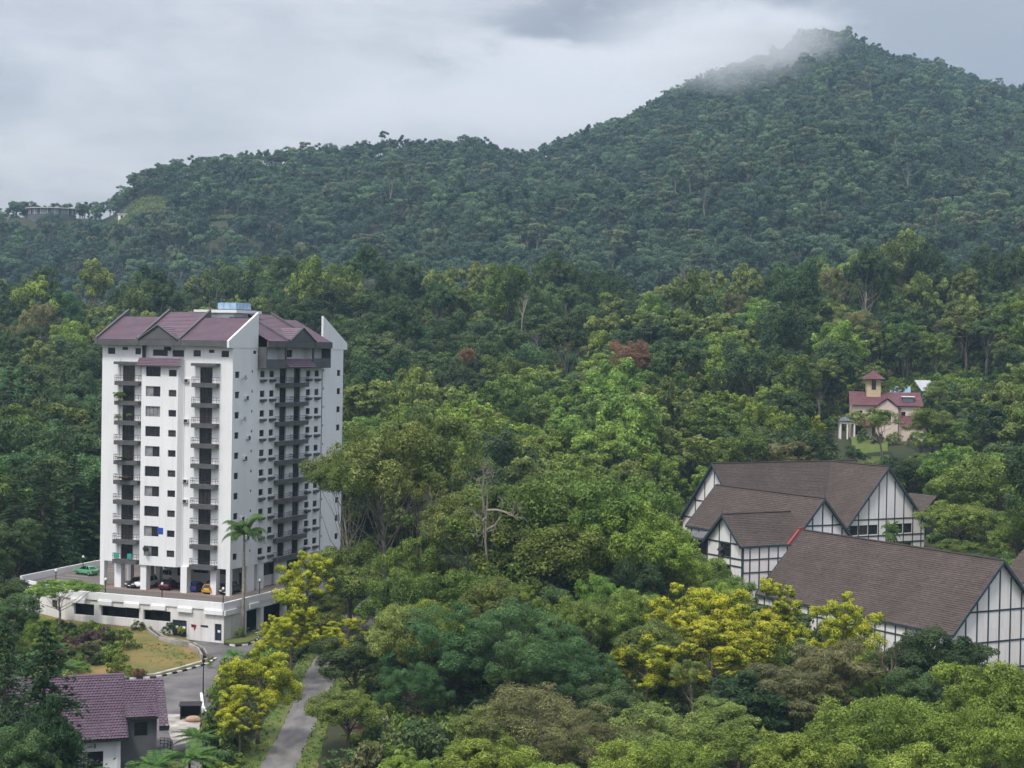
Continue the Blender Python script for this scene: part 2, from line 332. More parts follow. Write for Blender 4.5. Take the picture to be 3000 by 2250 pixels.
# middle distance trees (300 to 800 m)
for i, (lm, rx, rz, hc, npf, bk, kw) in enumerate([
    ('green', 5.2, 4.2, 11, 15, BARK, {}), ('dark', 5.6, 4.0, 12, 16, BARK, {}), ('dark', 4.4, 5.0, 11, 14, BARK, {}), ('bright', 5.0, 4.0, 10, 16, BARK, {}),
    ('olive', 5.0, 3.2, 14, 12, BARK_PALE, dict(zmin=-.2)), ('green', 6.2, 3.2, 12, 18, BARK, dict(squash=.6)), ('green', 4.4, 5.2, 10.5, 14, BARK, {}), ('dark', 5.0, 3.0, 15, 12, BARK_PALE, dict(zmin=-.2)),
    ('olive', 4.6, 4.6, 11, 14, BARK, {}), ('brown', 4.8, 3.6, 11, 14, BARK_PALE, dict(fill=.4, asp=.35)), ('blue', 5.2, 4.4, 11, 16, BARK, {}), ('rust', 4.4, 3.6, 11, 13, BARK, {})]):
    broad('mid_%d' % i, 50+i, rx, rz*1.12, hc*.88, npf+3, lm, .44, 8900, bk, r0=.32, n=5, **{**dict(zmin=-.55), **kw})
# distant trees of the mountain
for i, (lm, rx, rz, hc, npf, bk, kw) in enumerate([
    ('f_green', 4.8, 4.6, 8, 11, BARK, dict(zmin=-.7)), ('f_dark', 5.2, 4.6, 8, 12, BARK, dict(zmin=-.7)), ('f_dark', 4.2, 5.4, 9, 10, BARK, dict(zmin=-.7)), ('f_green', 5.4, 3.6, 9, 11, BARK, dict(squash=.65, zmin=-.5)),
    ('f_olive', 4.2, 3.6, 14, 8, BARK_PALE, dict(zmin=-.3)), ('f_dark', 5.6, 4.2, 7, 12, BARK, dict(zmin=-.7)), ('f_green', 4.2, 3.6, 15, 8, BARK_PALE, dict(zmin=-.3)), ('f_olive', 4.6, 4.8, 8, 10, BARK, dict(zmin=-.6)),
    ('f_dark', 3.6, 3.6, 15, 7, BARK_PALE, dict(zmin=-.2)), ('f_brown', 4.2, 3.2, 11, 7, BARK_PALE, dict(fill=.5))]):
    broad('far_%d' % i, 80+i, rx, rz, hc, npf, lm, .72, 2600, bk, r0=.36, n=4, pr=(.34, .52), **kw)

for i, (lm, rx, rz) in enumerate([('green', 2.0, 1.5), ('dark', 2.2, 1.4), ('olive', 1.8, 1.5), ('bright', 1.9, 1.2), ('brown', 1.8, 1.3)]):
    broad('bush_%d' % i, 150+i, rx, rz, 1.2, 9, lm, .42, 900, r0=.06, n=4, zmin=-.5, pr=(.3, .5))
for i, (nm, lm, rx, rz) in enumerate([('green', 'green', 1.9, 1.5), ('dark', 'dark', 1.9, 1.6), ('rust', 'rust', 2.0, 1.4), ('olive', 'olive', 1.8, 1.5), ('gold', 'gold', 1.6, 1.4), ('bright', 'bright', 1.8, 1.3), ('purple', 'purple', 2.0, 1.3), ('brown', 'brown', 1.9, 1.4)]):
    broad('shrub_'+nm, 170+i, rx, rz, 1.15, 12, lm, .24, 3200, r0=.06, n=4, zmin=-.75, pr=(.28, .48))
def conifer(key, seed, h, w, leaf, per, levels, leafm='conifer'):
    rng = np.random.default_rng(seed); P = []; T = []; Nn = []
    mb = MB(); mb.tube([(0, 0, 0), (rng.normal()*.1, rng.normal()*.1, h*.5), (0, 0, h*.97)], [.26, .18, .04], 6, BARK)
    for i in range(levels):
        f = i/(levels-1); z = h*(.12+.86*f); rad = w*.5*(1-f)**.8*(.75+.35*rng.random())+.15; nb = max(4, int(9*(1-f)+4))
        for j in range(nb):
            a = rng.uniform(0, 2*math.pi); r = rad*rng.uniform(.75, 1.1); end = np.array([math.cos(a)*r, math.sin(a)*r, z-r*.28])
            s = np.array([0, 0, z])
            if f < .8: mb.tube([s, end*.9+s*.1], [.05, .015], 3, BARK, cap=False)
            m = max(3, int(per*r/rad*(1-f*.6))); t = rng.uniform(.2, 1.0, m)
            p = s+(end-s)*t[:, None]+rng.normal(size=(m, 3))*np.array([.16, .16, .10])*r*.5
            dirv = np.tile(unit((end-s)[None]), (m, 1)); P.append(p); T.append(dirv+rng.normal(size=(m, 3))*.45+np.array([0, 0, -.15])); Nn.append(unit(rng.normal(size=(m, 3))*.5+np.array([0, 0, 1.])))
    P = np.vstack(P); T = np.vstack(T); Nn = np.vstack(Nn); n = len(P)
    V, F = leaf_quads(rng, P, Nn, leaf*rng.uniform(.7, 1.3, n), .35, T)
    reg(key, mb.mesh('trunk', True), np_mesh('crown', V, F, [LM[leafm]], np.clip(.45+rng.normal(size=n)*.2, 0, 1)), w, h)
conifer('conifer_a', 31, 16, 6.0, .55, 16, 34); conifer('conifer_b', 32, 18, 5.0, .55, 14, 40)
conifer('conifer_wide', 34, 15, 11.5, .62, 30, 30)
conifer('midconifer', 33, 18, 5.5, .8, 8, 26)

def fronds(rng, n, length, arch, droop, leaflet, npair, width=.06, tilt=(-.2, 1.1), origin=(0, 0, 0)):
    """pinnate fronds: each an arching rachis with a comb of leaflets on both sides"""
    P = []; T = []; Nn = []; Ls = []; ra = []
    for i in range(n):
        a = 2*math.pi*i/n*2.4+rng.normal()*.2; el = rng.uniform(*tilt); L0 = length*rng.uniform(.85, 1.1)
        hd = np.array([math.cos(a), math.sin(a), 0]); pts = []
        p = np.array(origin, float); e = el
        for k in range(9):
            pts.append(p.copy()); st = L0/8; p = p+(hd*math.cos(e)+np.array([0, 0, math.sin(e)]))*st; e -= arch*(.06+.03*k)
        ra.append(pts)
        side = np.cross(hd, (0, 0, 1.0))
        for q in range(npair):
            t = .12+.88*q/npair*.999; k = t*8; j = min(int(k), 7); c = pts[j]*(1-(k-j))+pts[j+1]*(k-j); tg = unit((pts[j+1]-pts[j])[None])[0]
            ll = leaflet*L0*math.sin(math.pi*min(1, .18+t*.8))**.7
            for sgn in (-1, 1):
                dv = side*sgn*.9+tg*.45+np.array([0, 0, -droop])+rng.normal(size=3)*.08; dv = dv/np.linalg.norm(dv)
                P.append(c+dv*ll*.5); T.append(dv); Ls.append(ll); Nn.append(unit((np.cross(dv, tg)*sgn*-1+np.array([0, 0, .3]))[None])[0])
    return np.array(P), np.array(T), np.array(Nn), np.array(Ls), ra
def palm(key, seed, h, n, length, r0, leafm, arch, droop, leaflet, npair, asp, bark, tilt, bulge=1.0, shaft=None):
    rng = np.random.default_rng(seed); mb = MB()
    mb.tube([(0, 0, 0), (.03, 0, h*.25), (0, .04, h*.55), (0, 0, h*.82), (0, 0, h)], [r0*1.25, r0, r0*bulge, r0*.85, r0*.6], 8, bark)
    P, T, Nn, Ls, ra = fronds(rng, n, length, arch, droop, leaflet, npair, tilt=tilt, origin=(0, 0, h))
    V, F = leaf_quads(rng, P, Nn, Ls, asp, T, .04)
    tint = np.clip(.5+rng.normal(size=len(P))*.12+np.repeat(rng.normal(size=n)*.18, npair*2), 0, 1)
    fm = np.zeros(len(F), int); V = list(map(tuple, V)); F = [tuple(f) for f in F]
    m2 = MB(); m2.v = V; m2.f = F; m2.m = [0]*len(F); m2.mats = [LM[leafm]]
    for pts in ra: m2.tube(pts, [.05*(1-.09*k)*max(1, length/3) for k in range(9)], 3, shaft or LM[leafm], cap=False)
    me = bpy.data.meshes.new('fronds'); me.from_pydata(m2.v, [], m2.f); [me.materials.append(x) for x in m2.mats]
    me.polygons.foreach_set('material_index', np.array(m2.m, np.int32)); a = me.attributes.new('tint', 'FLOAT', 'FACE')
    tt = np.full(len(m2.f), .4, np.float32); tt[:len(tint)] = tint; a.data.foreach_set('value', tt); me.update()
    reg(key, mb.mesh('trunk', True), me, length*1.7, h+length*.55)
SHAFT = mat('crownshaft', (.10, .17, .05), .5, .2)
palm('royal_palm', 41, 14.0, 22, 4.7, .30, 'palm', 1.45, .5, .22, 36, .15, BARK_PALE, (.1, 1.35), 1.15, SHAFT)
palm('tree_fern', 42, 2.6, 16, 2.6, .12, 'fern', .9, .1, .22, 24, .28, BARK, (-.05, .7))
palm('fan_palm', 43, 4.0, 26, 2.6, .20, 'palm', 1.3, .3, .30, 14, .25, BARK, (-.3, 1.3))
palm('forest_palm', 44, 9.0, 16, 4.0, .16, 'bright', 1.2, .35, .20, 14, .2, BARK_PALE, (.0, 1.2))

def dead(key, seed, h, spread, bark, depth=4, r0=.22, lean=(.0, .0), n0=4, first=.45):
    rng = np.random.default_rng(seed); mb = MB()
    def grow(p, d, ln, r, lv):
        q = p+d*ln*.5+rng.normal(size=3)*ln*.06; e = q+unit((d+rng.normal(size=3)*.18)[None])[0]*ln*.5
        mb.tube([p, q, e], [r, r*.8, r*.6], 5 if lv < 2 else 3, bark, cap=False)
        if lv >= depth: return
        for k in range(n0 if lv == 0 else rng.integers(2, 4)):
            nd = unit((d*.8+rng.normal(size=3)*spread+np.array([0, 0, .18]))[None])[0]
            t = rng.uniform(.55, 1.0); s = q+(e-q)*max(0, (t-.5)*2)
            grow(s, nd, ln*rng.uniform(.5, .75), r*.55, lv+1)
    d0 = unit(np.array([[lean[0], lean[1], 1.0]]))[0]
    mb.tube([(0, 0, 0), tuple(d0*h*first*.5+rng.normal(size=3)*.15), tuple(d0*h*first)], [r0*1.3, r0*1.1, r0], 6, bark)
    tk = mb.mesh('trunk', True); mb = MB(); grow(d0*h*first, d0, h*.30, r0*.9, 0)
    br = mb.mesh('branches', True); reg(key, tk, br, h*.7, h)
dead('dead_a', 61, 11, .62, BARK_PALE, depth=5, n0=6, first=.42, r0=.16); dead('dead_b', 62, 12, .55, BARK_PALE, first=.5); dead('dead_c', 63, 9, .8, BARK_PALE, lean=(.3, 0), first=.35)
dead('snag', 64, 16, .5, BARK_PALE, depth=3, first=.6, r0=.3); dead('twiggy', 65, 12, .75, BARK, depth=6, n0=6, first=.3, r0=.2)

def plant(name, key, x, y, w=None, h=None, rz=0.0, label='', cat='tree', group=None, z=None, tilt=None, crown_name=None):
    """one tree: an Empty at the foot of the trunk that parents trunk and crown"""
    t = PROTO[key]; s = (w or t.w)/t.w; sz = (h or t.h*s)/t.h
    o = empty(name, (x, y, (T(x, y) if z is None else z)-.1), rz, label, cat, group)
    if tilt: o.rotation_euler = (tilt[0], tilt[1], rz)
    sc = min(sz, 1.22*s) if 'palm' not in key and 'conifer' not in key and key[:4] not in ('dead', 'snag', 'twig', 'roya') else sz
    link('trunk', t.trunk, o, scale=(s, s, sz)); link(crown_name or ('branches' if key[:4] in ('dead', 'snag', 'twig') else 'fronds' if 'palm' in key or 'fern' in key else 'crown'), t.crown, o, (0, 0, t.h*(sz-sc)), scale=(s, s, sc))
    return o
# ------------------------------------------------------------------ terrain
_TU = np.array([-1500, 0, 700, 1400, 2200, 3000, 4500.])
_TY = np.array([-400, 0, 150, 245, 300, 345, 430, 520, 620, 700, 800.])
_TZ = np.array([  # rows follow _TY, columns _TU
    [-4]*7, [-4]*7, [-2.45]*7, [2.3]*7, [4, 4, 4.6, 5, 5, 5.5, 6], [9, 9, 9, 9, 8.5, 9.5, 11],
    [18, 18, 18, 21, 22, 27, 34], [29, 28, 29, 34, 33, 44, 54], [36, 34, 41, 48, 42, 58, 72], [38, 32, 38, 44, 44, 62, 82], [34, 26, 32, 38, 44, 66, 88]], float)
_SIL = np.array([(-900, 660), (-400, 640), (0, 612), (100, 606), (200, 612), (300, 592), (330, 556), (410, 482), (650, 448), (950, 420), (1150, 405), (1360, 400), (1520, 440), (1655, 392), (1830, 330), (1950, 262),
                 (2060, 205), (2170, 178), (2290, 126), (2340, 92), (2440, 86), (2510, 118), (2580, 152), (2710, 172), (2850, 225), (3000, 268), (3400, 400), (4500, 600)], float)
_SU = np.array([-900, 0, 300, 1500, 2000, 2450, 3000, 4500.]); _SY = np.array([1300, 1310, 1310, 1450, 1700, 1900, 1900, 1800.])
def _vn(x, y, s, seed):
    """smooth value noise"""
    x = x/s; y = y/s; xi = np.floor(x); yi = np.floor(y); fx = x-xi; fy = y-yi; fx = fx*fx*(3-2*fx); fy = fy*fy*(3-2*fy)
    def hsh(a, b): v = np.sin(a*127.1+b*311.7+seed*74.7)*43758.5453; return v-np.floor(v)
    return (hsh(xi, yi)*(1-fx)+hsh(xi+1, yi)*fx)*(1-fy)+(hsh(xi, yi+1)*(1-fx)+hsh(xi+1, yi+1)*fx)*fy-.5
def ridge(u):
    Y = np.interp(u, _SU, _SY); v = np.interp(u, _SIL[:, 0], _SIL[:, 1])
    hor = 1031+.017*(u-1500); return Y, CAMZ+(hor-v)/FPX*Y-13.0
def T(x, y):
    sc = np.isscalar(x); x = np.atleast_1d(np.asarray(x, float)); y = np.atleast_1d(np.asarray(y, float))
    u = 1500+x/np.maximum(y, 245.)*5000
    uc = np.clip(u, _TU[0], _TU[-1]); yc = np.clip(y, _TY[0], _TY[-1])
    i = np.clip(np.searchsorted(_TY, yc)-1, 0, len(_TY)-2); fy = (yc-_TY[i])/(_TY[i+1]-_TY[i])
    j = np.clip(np.searchsorted(_TU, uc)-1, 0, len(_TU)-2); fu = (uc-_TU[j])/(_TU[j+1]-_TU[j])
    z = (_TZ[i, j]*(1-fu)+_TZ[i, j+1]*fu)*(1-fy)+(_TZ[i+1, j]*(1-fu)+_TZ[i+1, j+1]*fu)*fy
    rough = np.clip((y-300)/150, 0, 1); z = z+rough*(_vn(x, y, 70, 1)*7+_vn(x, y, 31, 2)*3)*np.clip(1-(y-700)/200, .3, 1)
    Yr, zr = ridge(u); z8 = z.copy(); far = y > 800
    t = np.clip((y-800)/(Yr-800), 0, 1)
    zm = z8+(zr-z8)*(t**1.12)+np.sin(np.pi*t)*(_vn(x, y, 230, 3)*78+_vn(x, y, 110, 4)*42+_vn(x, y, 47, 5)*10)
    back = np.clip((y-Yr)/700, 0, 1); zm = zm-(zr-30)*.55*back**1.1
    z = np.where(far, zm, z)
    # level ground for the hilltop pavilion, the tea terraces and the villa
    def flat(z, cx, cy, rx, ry, h): w = np.clip(1.6-np.sqrt(((x-cx)/rx)**2+((y-cy)/ry)**2), 0, .6)/.6; return z*(1-w)+h*w
    z = flat(z, -352, 1308, 36, 22, 140.6)
    z = flat(z, 95, 436, 16, 14, 24.6)
    return float(z[0]) if sc else z
FLOOR = mat('forest_floor', (.045, .040, .022), .95, .5, .05, col2=(.030, .042, .016), bump=.6, n2=.6)
def build_ground():
    Ys = np.concatenate([[-400, -150, 0, 80, 150], np.arange(165, 245, 16), [245], np.arange(258, 300, 14), [300, 315, 330, 345], np.arange(357, 620, 12), np.arange(620, 800, 15), np.arange(800, 1200, 18), np.arange(1200, 2000, 16), np.arange(2000, 2701, 60)])
    ts = np.concatenate([np.linspace(-.62, -.36, 10)[:-1], np.linspace(-.36, .36, 105), np.linspace(.36, .62, 10)[1:]])
    X = ts[None]*np.maximum(Ys, 300)[:, None]; Y = np.repeat(Ys[:, None], len(ts), 1); Z = T(X.ravel(), Y.ravel()).reshape(X.shape)
    V = np.stack([X, Y, Z], -1).reshape(-1, 3); nr, nc = X.shape
    i = np.arange((nr-1)*nc).reshape(nr-1, nc)[:, :-1].ravel(); F = np.stack([i, i+1, i+nc+1, i+nc], 1)
    o = link('ground', np_mesh('ground', V, F, [FLOOR], smooth=True)); tag(o, 'dark soil of the valley floor and the forested hillsides', None, None, 'structure')
build_ground()

# ------------------------------------------------------------------ forests
PROTECT = []   # (u0, v0, u1, v1, Y): a tree nearer than Y must not stand before this part of the view
def clear_of_view(x, y, h, w):
    z = T(x, y); u, vt = proj((x, y, z+h)); u2, vb = proj((x, y, z)); hw = w/2/y*5000
    for (u0, v0, u1, v1, Y) in PROTECT:
        if y < Y and u+hw > u0 and u-hw < u1 and vt < v1 and vb > v0: return False
    return True
PROTECT += [(285, 880, 1030, 1750, 262), (2462, 1085, 2715, 1290, 425), (2000, 1340, 2760, 1650, 335), (2480, 1290, 2640, 1345, 420), (2620, 1100, 2870, 1150, 500)]
def inside(x, y, P):
    c = False; n = len(P)
    for i in range(n):
        (x1, y1), (x2, y2) = P[i], P[(i+1) % n]
        if (y1 > y) != (y2 > y) and x < (x2-x1)*(y-y1)/(y2-y1)+x1: c = not c
    return c
KEEP_OUT = [[(-90, 236), (-36, 236), (-20, 262), (-24, 300), (-75, 300)], [(22, 222), (75, 222), (100, 330), (84, 366), (28, 348)], [(78, 412), (112, 412), (114, 452), (78, 452)]]
def gn_scatter(name, pts, rot, scl, idx, keys, label):
    """one mass of trees: every point of a mesh carries a copy of one of the listed trees"""
    me = bpy.data.meshes.new(name); me.vertices.add(len(pts)); me.vertices.foreach_set('co', np.asarray(pts, np.float32).ravel())
    a = me.attributes.new('rot', 'FLOAT_VECTOR', 'POINT'); a.data.foreach_set('vector', np.asarray(rot, np.float32).ravel())
    a = me.attributes.new('scl', 'FLOAT_VECTOR', 'POINT'); a.data.foreach_set('vector', np.asarray(scl, np.float32).ravel())
    a = me.attributes.new('idx', 'INT', 'POINT'); a.data.foreach_set('value', np.asarray(idx, np.int32))
    o = link(name, me); tag(o, label, None, None, 'stuff')
    col = bpy.data.collections.new(name+'_kinds')
    for i, k in enumerate(keys):
        t = PROTO[k]; bm = bmesh.new(); m = bpy.data.meshes.new('%02d' % i)
        # trunk and crown joined into one small mesh
        bm.from_mesh(t.crown); nmat = len(t.crown.materials); nf = len(bm.faces); bm.from_mesh(t.trunk); bm.faces.ensure_lookup_table()
        for f in bm.faces[nf:]: f.material_index = nmat
        bm.to_mesh(m); bm.free()
        for mt in list(t.crown.materials)+list(t.trunk.materials): m.materials.append(mt)
        col.objects.link(bpy.data.objects.new('%02d_kind' % i, m))
    g = bpy.data.node_groups.new(name, 'GeometryNodeTree'); g.interface.new_socket('Geometry', in_out='INPUT', socket_type='NodeSocketGeometry'); g.interface.new_socket('Geometry', in_out='OUTPUT', socket_type='NodeSocketGeometry')
    N = g.nodes.new; L = g.links.new; gi = N('NodeGroupInput'); go = N('NodeGroupOutput'); ip = N('GeometryNodeInstanceOnPoints'); ci = N('GeometryNodeCollectionInfo')
    ci.inputs['Collection'].default_value = col; ci.inputs['Separate Children'].default_value = True; ci.inputs['Reset Children'].default_value = True
    def attr(nm, ty): n = N('GeometryNodeInputNamedAttribute'); n.data_type = ty; n.inputs['Name'].default_value = nm; return [s for s in n.outputs if s.enabled and s.name == 'Attribute'][0]
    ip.inputs['Pick Instance'].default_value = True
    L(gi.outputs[0], ip.inputs['Points']); L(ci.outputs[0], ip.inputs['Instance']); L(attr('idx', 'INT'), ip.inputs['Instance Index'])
    L(attr('rot', 'FLOAT_VECTOR'), ip.inputs['Rotation']); L(attr('scl', 'FLOAT_VECTOR'), ip.inputs['Scale']); L(ip.outputs[0], go.inputs[0])
    md = o.modifiers.new('scatter', 'NODES'); md.node_group = g
    return o
def build_mountain_forest():
    rng = np.random.default_rng(5); P = []
    y = 805.0
    while y < 1990:
        st = 9.0+(y-800)*.0008; hw = y*.40+20
        xs = np.arange(-hw, hw, st); xs = xs+rng.uniform(-.45, .45, len(xs))*st; ys = y+rng.uniform(-.5, .5, len(xs))*st
        u = 1500+xs/ys*5000; Yr, _ = ridge(u); k = ys < Yr+22; P.append(np.stack([xs[k], ys[k]], 1)); y += st
    P = np.vstack(P); x, y = P.T; z = T(x, y); u = 1500+x/y*5000
    k = np.ones(len(x), bool)
    k &= ~(((x+352)/27)**2+((y-1300)/19)**2 < 1)
    # keep the view of the pavilion and terraces open
    k &= ~((np.abs(x+352*y/1300) < 24) & (y > 1282) & (y < 1300))
    for (tx, ty, rx, ry) in TERR: k &= ~((np.abs(x-tx) < rx) & (np.abs(y-ty) < ry)); k &= ~((np.abs(x-tx*y/ty) < rx*.9) & (y < ty) & (y > ty-ry-26))
    k &= ~(((x+340)/7)**2+((y-1120)/22)**2 < 1)
    x, y, z = x[k], y[k], z[k]; n = len(x)
    kind = rng.choice(10, n, p=[.19, .20, .14, .15, .05, .13, .04, .06, .03, .01])
    pat = _vn(x, y, 120, 9)+_vn(x, y, 45, 8)*.7
    kind = np.where((pat > .28) & (rng.random(n) < .5), rng.choice([0, 3, 7], n), kind); kind = np.where((pat < -.28) & (rng.random(n) < .5), rng.choice([1, 2, 5], n), kind)
    low = ((np.abs(x+352*y/1300) < 30) & (y > 1215) & (y < 1290))
    for (tx, ty, rx, ry) in TERR: low |= (np.abs(x-tx*y/ty) < rx) & (y < ty) & (y > ty-ry-60)
    s = np.where(low, .8, 1.0)*rng.uniform(.72, 1.45, n)*np.where(rng.random(n) < .05, 1.25, 1.0); sz = s*rng.uniform(.8, 1.2, n)
    top = y > ridge(1500+x/y*5000)[0]-45; s = np.where(top, np.minimum(s, 1.1), s); sz = np.where(top, np.minimum(sz, 1.05), sz); kind = np.where(top & np.isin(kind, [4, 6, 8]) & (rng.random(n) < .75), rng.choice([0, 1, 5, 2], n), kind)
    rot = np.stack([rng.normal(size=n)*.05, rng.normal(size=n)*.05, rng.uniform(0, 6.28, n)], 1)
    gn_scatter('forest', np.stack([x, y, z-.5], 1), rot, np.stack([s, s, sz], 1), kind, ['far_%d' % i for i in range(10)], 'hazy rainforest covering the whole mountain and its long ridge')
TERR = [(-281, 1258, 25, 26), (-205, 1200, 12, 6)]
build_mountain_forest()
def build_hill_forest():
    rng = np.random.default_rng(6); cand = []
    y = 296.0
    while y < 806:
        st = 9.2 if y < 430 else 10.0; hw = y*.40+10; xs = np.arange(-hw, hw, st)
        for xx in xs: cand.append((xx+rng.uniform(-.42, .42)*st, y+rng.uniform(-.45, .45)*st))
        y += st
    out = []
    for (x, y) in cand:
        if any(inside(x, y, P) for P in KEEP_OUT): continue
        u = 1500+x/y*5000; pat = float(_vn(np.array([x]), np.array([y]), 60, 21)[0]+_vn(np.array([x]), np.array([y]), 24, 22)[0]*.6)
        r = rng.random()
        if u < 1000 and y < 470: kind = rng.choice([1, 2, 7, 10, 0, 8, 12], p=[.25, .2, .1, .13, .1, .06, .16])
        elif y < 440 and 1000 <= u < 2250: kind = rng.choice([3, 0, 6, 5, 8, 4, 1], p=[.36, .2, .12, .1, .08, .06, .08]) if y < 400 or pat > -.3 else rng.choice([1, 2, 9, 0])
        elif u > 2150 and y < 520: kind = rng.choice([0, 1, 2, 8, 4, 9, 12, 7, 5], p=[.17, .17, .12, .14, .09, .05, .08, .08, .10])
        else: kind = rng.choice([0, 1, 2, 5, 7, 8, 9, 4, 6, 10, 11], p=[.08, .24, .18, .07, .13, .11, .06, .05, .03, .045, .005])
        s = rng.uniform(.85, 1.5); sz = s*rng.uniform(.8, 1.2)
        if 540 < y < 690 and rng.random() < .16: s *= 1.15; sz = s*1.45
        key = 'midconifer' if kind == 12 else 'mid_%d' % kind; t = PROTO[key]
        if not clear_of_view(x, y, t.h*sz, t.w*s):
            s *= .5; sz = s*.7
            if not clear_of_view(x, y, t.h*sz, t.w*s): continue
        out.append((x, y, s, sz, int(kind), rng.uniform(0, 6.28)))
    out.sort(key=lambda q: q[1])
    def seen(q):
        u, v = proj((q[0], q[1], T(q[0], q[1])+14)); return not (290 < u < 1010 and v > 900)
    vis = [q for q in out if seen(q)]; near = vis[:INDIV]; ns = set(near); rest = [q for q in out if q not in ns]
    kinds = {0: 'green broadleaf', 1: 'dark green broadleaf', 2: 'tall dark rounded', 3: 'bright green leafy', 4: 'pale-trunked olive', 5: 'wide green spreading', 6: 'tall green rounded', 7: 'tall dark flat-crowned', 8: 'olive rounded', 9: 'dry brownish twiggy', 10: 'blue-green feathery', 11: 'rust red', 12: 'dark spire conifer'}
    for (x, y, s, sz, k, rz) in near:
        u = 1500+x/y*5000
        zone = next(t for lim, t in [(110, 'at the very left edge of the forest'), (215, 'in the forest left of the tower'), (1000, 'close against the left side of the tower'), (1120, 'just right of the tower'), (1260, 'behind the tall pale-trunked grove'), (1420, 'above the dead branches of the grove'), (1580, 'above the left of the central green crown'), (1740, 'above the highest central green crown'), (1900, 'above the right of the central green crown'), (2050, 'behind the left gable of the rear hall'), (2250, 'above the middle of the rear hall roof'), (2450, 'between rear hall and villa porch'), (2640, 'around the villa'), (2800, 'right of the villa'), (99999, 'near the right edge above the near gable')] if u < lim)
        row = next(t for lim, t in [(318, 'foremost'), (345, 'second row'), (375, 'third row'), (410, 'farther back'), (9999, 'highest up the slope')] if y < lim)
        sz_ = 'small ' if s < 1.0 else 'large ' if s > 1.32 else ''
        key = 'midconifer' if k == 12 else 'mid_%d' % k; t = PROTO[key]
        plant('conifer_tree' if k == 12 else 'forest_tree', key, x, y, t.w*s, t.h*sz, rz, '%s%s tree %s, %s' % (sz_, kinds[k], zone, row), 'tree', 'forest trees '+zone)
    a = np.array(rest); n = len(a); z = T(a[:, 0], a[:, 1])
    rot = np.stack([rng.normal(size=n)*.05, rng.normal(size=n)*.05, a[:, 5]], 1)
    gn_scatter('hill_forest', np.stack([a[:, 0], a[:, 1], z-.3], 1), rot, a[:, [2, 2, 3]], a[:, 4], ['mid_%d' % i for i in range(12)]+['midconifer'], 'mixed green forest on the nearer hill below the mountain')
INDIV = 150
build_hill_forest()

def build_undergrowth():
    """low bushes that close the forest floor between the trees"""
    rng = np.random.default_rng(12); P = []
    bare = [[(-30, 100), (-18.3, 100), (-18.5, 262), (-6, 312), (-17, 312), (-30, 262)], [(-64, 170), (-31, 176), (-33, 198), (-36.5, 206), (-36, 228), (-33.5, 240), (-30.5, 250), (-30, 305), (-62, 305), (-78, 270), (-78, 238), (-62, 222), (-50, 212)],
            [(39, 270), (54.5, 228), (72, 226), (86, 262), (86, 330), (82, 352), (66, 352), (30, 345), (26, 300), (22, 268)], [(79, 396), (105, 396), (108, 445), (78, 445)], [(1, 241), (18, 239), (22, 256), (2, 260)]]
    y = 140.0
    while y < 640:
        st = 2.9 if y < 330 else 4.2; hw = y*.36+12; xs = np.arange(-hw, hw, st); xs = xs+rng.uniform(-.5, .5, len(xs))*st; ys = y+rng.uniform(-.5, .5, len(xs))*st
        for a, b in zip(xs, ys):
            if not any(inside(a, b, q) for q in bare): P.append((a, b))
        y += st
    P = np.array(P); n = len(P); z = T(P[:, 0], P[:, 1]); s = rng.uniform(.6, 1.25, n); sz = s*rng.uniform(.7, 1.4, n)
    gn_scatter('undergrowth', np.stack([P[:, 0], P[:, 1], z-.15], 1), np.stack([rng.normal(size=n)*.1, rng.normal(size=n)*.1, rng.uniform(0, 6.28, n)], 1), np.stack([s, s, sz], 1), rng.choice(5, n, p=[.34, .3, .16, .12, .08]), ['bush_%d' % i for i in range(5)], 'low green undergrowth closing the ground between the trees')
build_undergrowth()
# ------------------------------------------------------------------ building kit
WHITE = mat('white_render', (.80, .80, .80), .8, .05, .18, col2=(.72, .72, .72), bump=.12, n2=3.0, stretch=(1, 1, .35), streak=.22)
WHITE_OLD = mat('white_weathered', (.76, .75, .74), .85, .1, .35, col2=(.60, .58, .55), bump=.15, n2=2.5, stretch=(1, 1, .3), streak=.5)
GREY = mat('grey_trim', (.115, .115, .118), .8, .2, .6, col2=(.085, .085, .088))
DGREY = mat('dark_frame', (.022, .020, .022), .5, .2, 2.0)
PURPLE = mat('purple_tile', (.150, .098, .128), .65, .25, .6, col2=(.118, .076, .100), spec=.35)
DECK = mat('deck_asphalt', (.105, .098, .092), .9, .3, .12, col2=(.150, .125, .108), bump=.2)
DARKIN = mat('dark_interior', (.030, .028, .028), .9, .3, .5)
STEEL = mat('steel_black', (.018, .018, .02), .45, .2, 2.0)
def glass_mat(name, c, c2, scale, rough=.12):
    return mat(name, c, rough, .3, scale, spec=.5, col2=c2, detail=2)
PANE = glass_mat('pane_dark', (.016, .017, .020), (.030, .030, .034), 1.1)
PANE_C = glass_mat('pane_curtain', (.075, .060, .050), (.035, .030, .028), 3.0, .35)
PANE_L = glass_mat('pane_net', (.30, .30, .30), (.16, .16, .17), 2.0, .5)
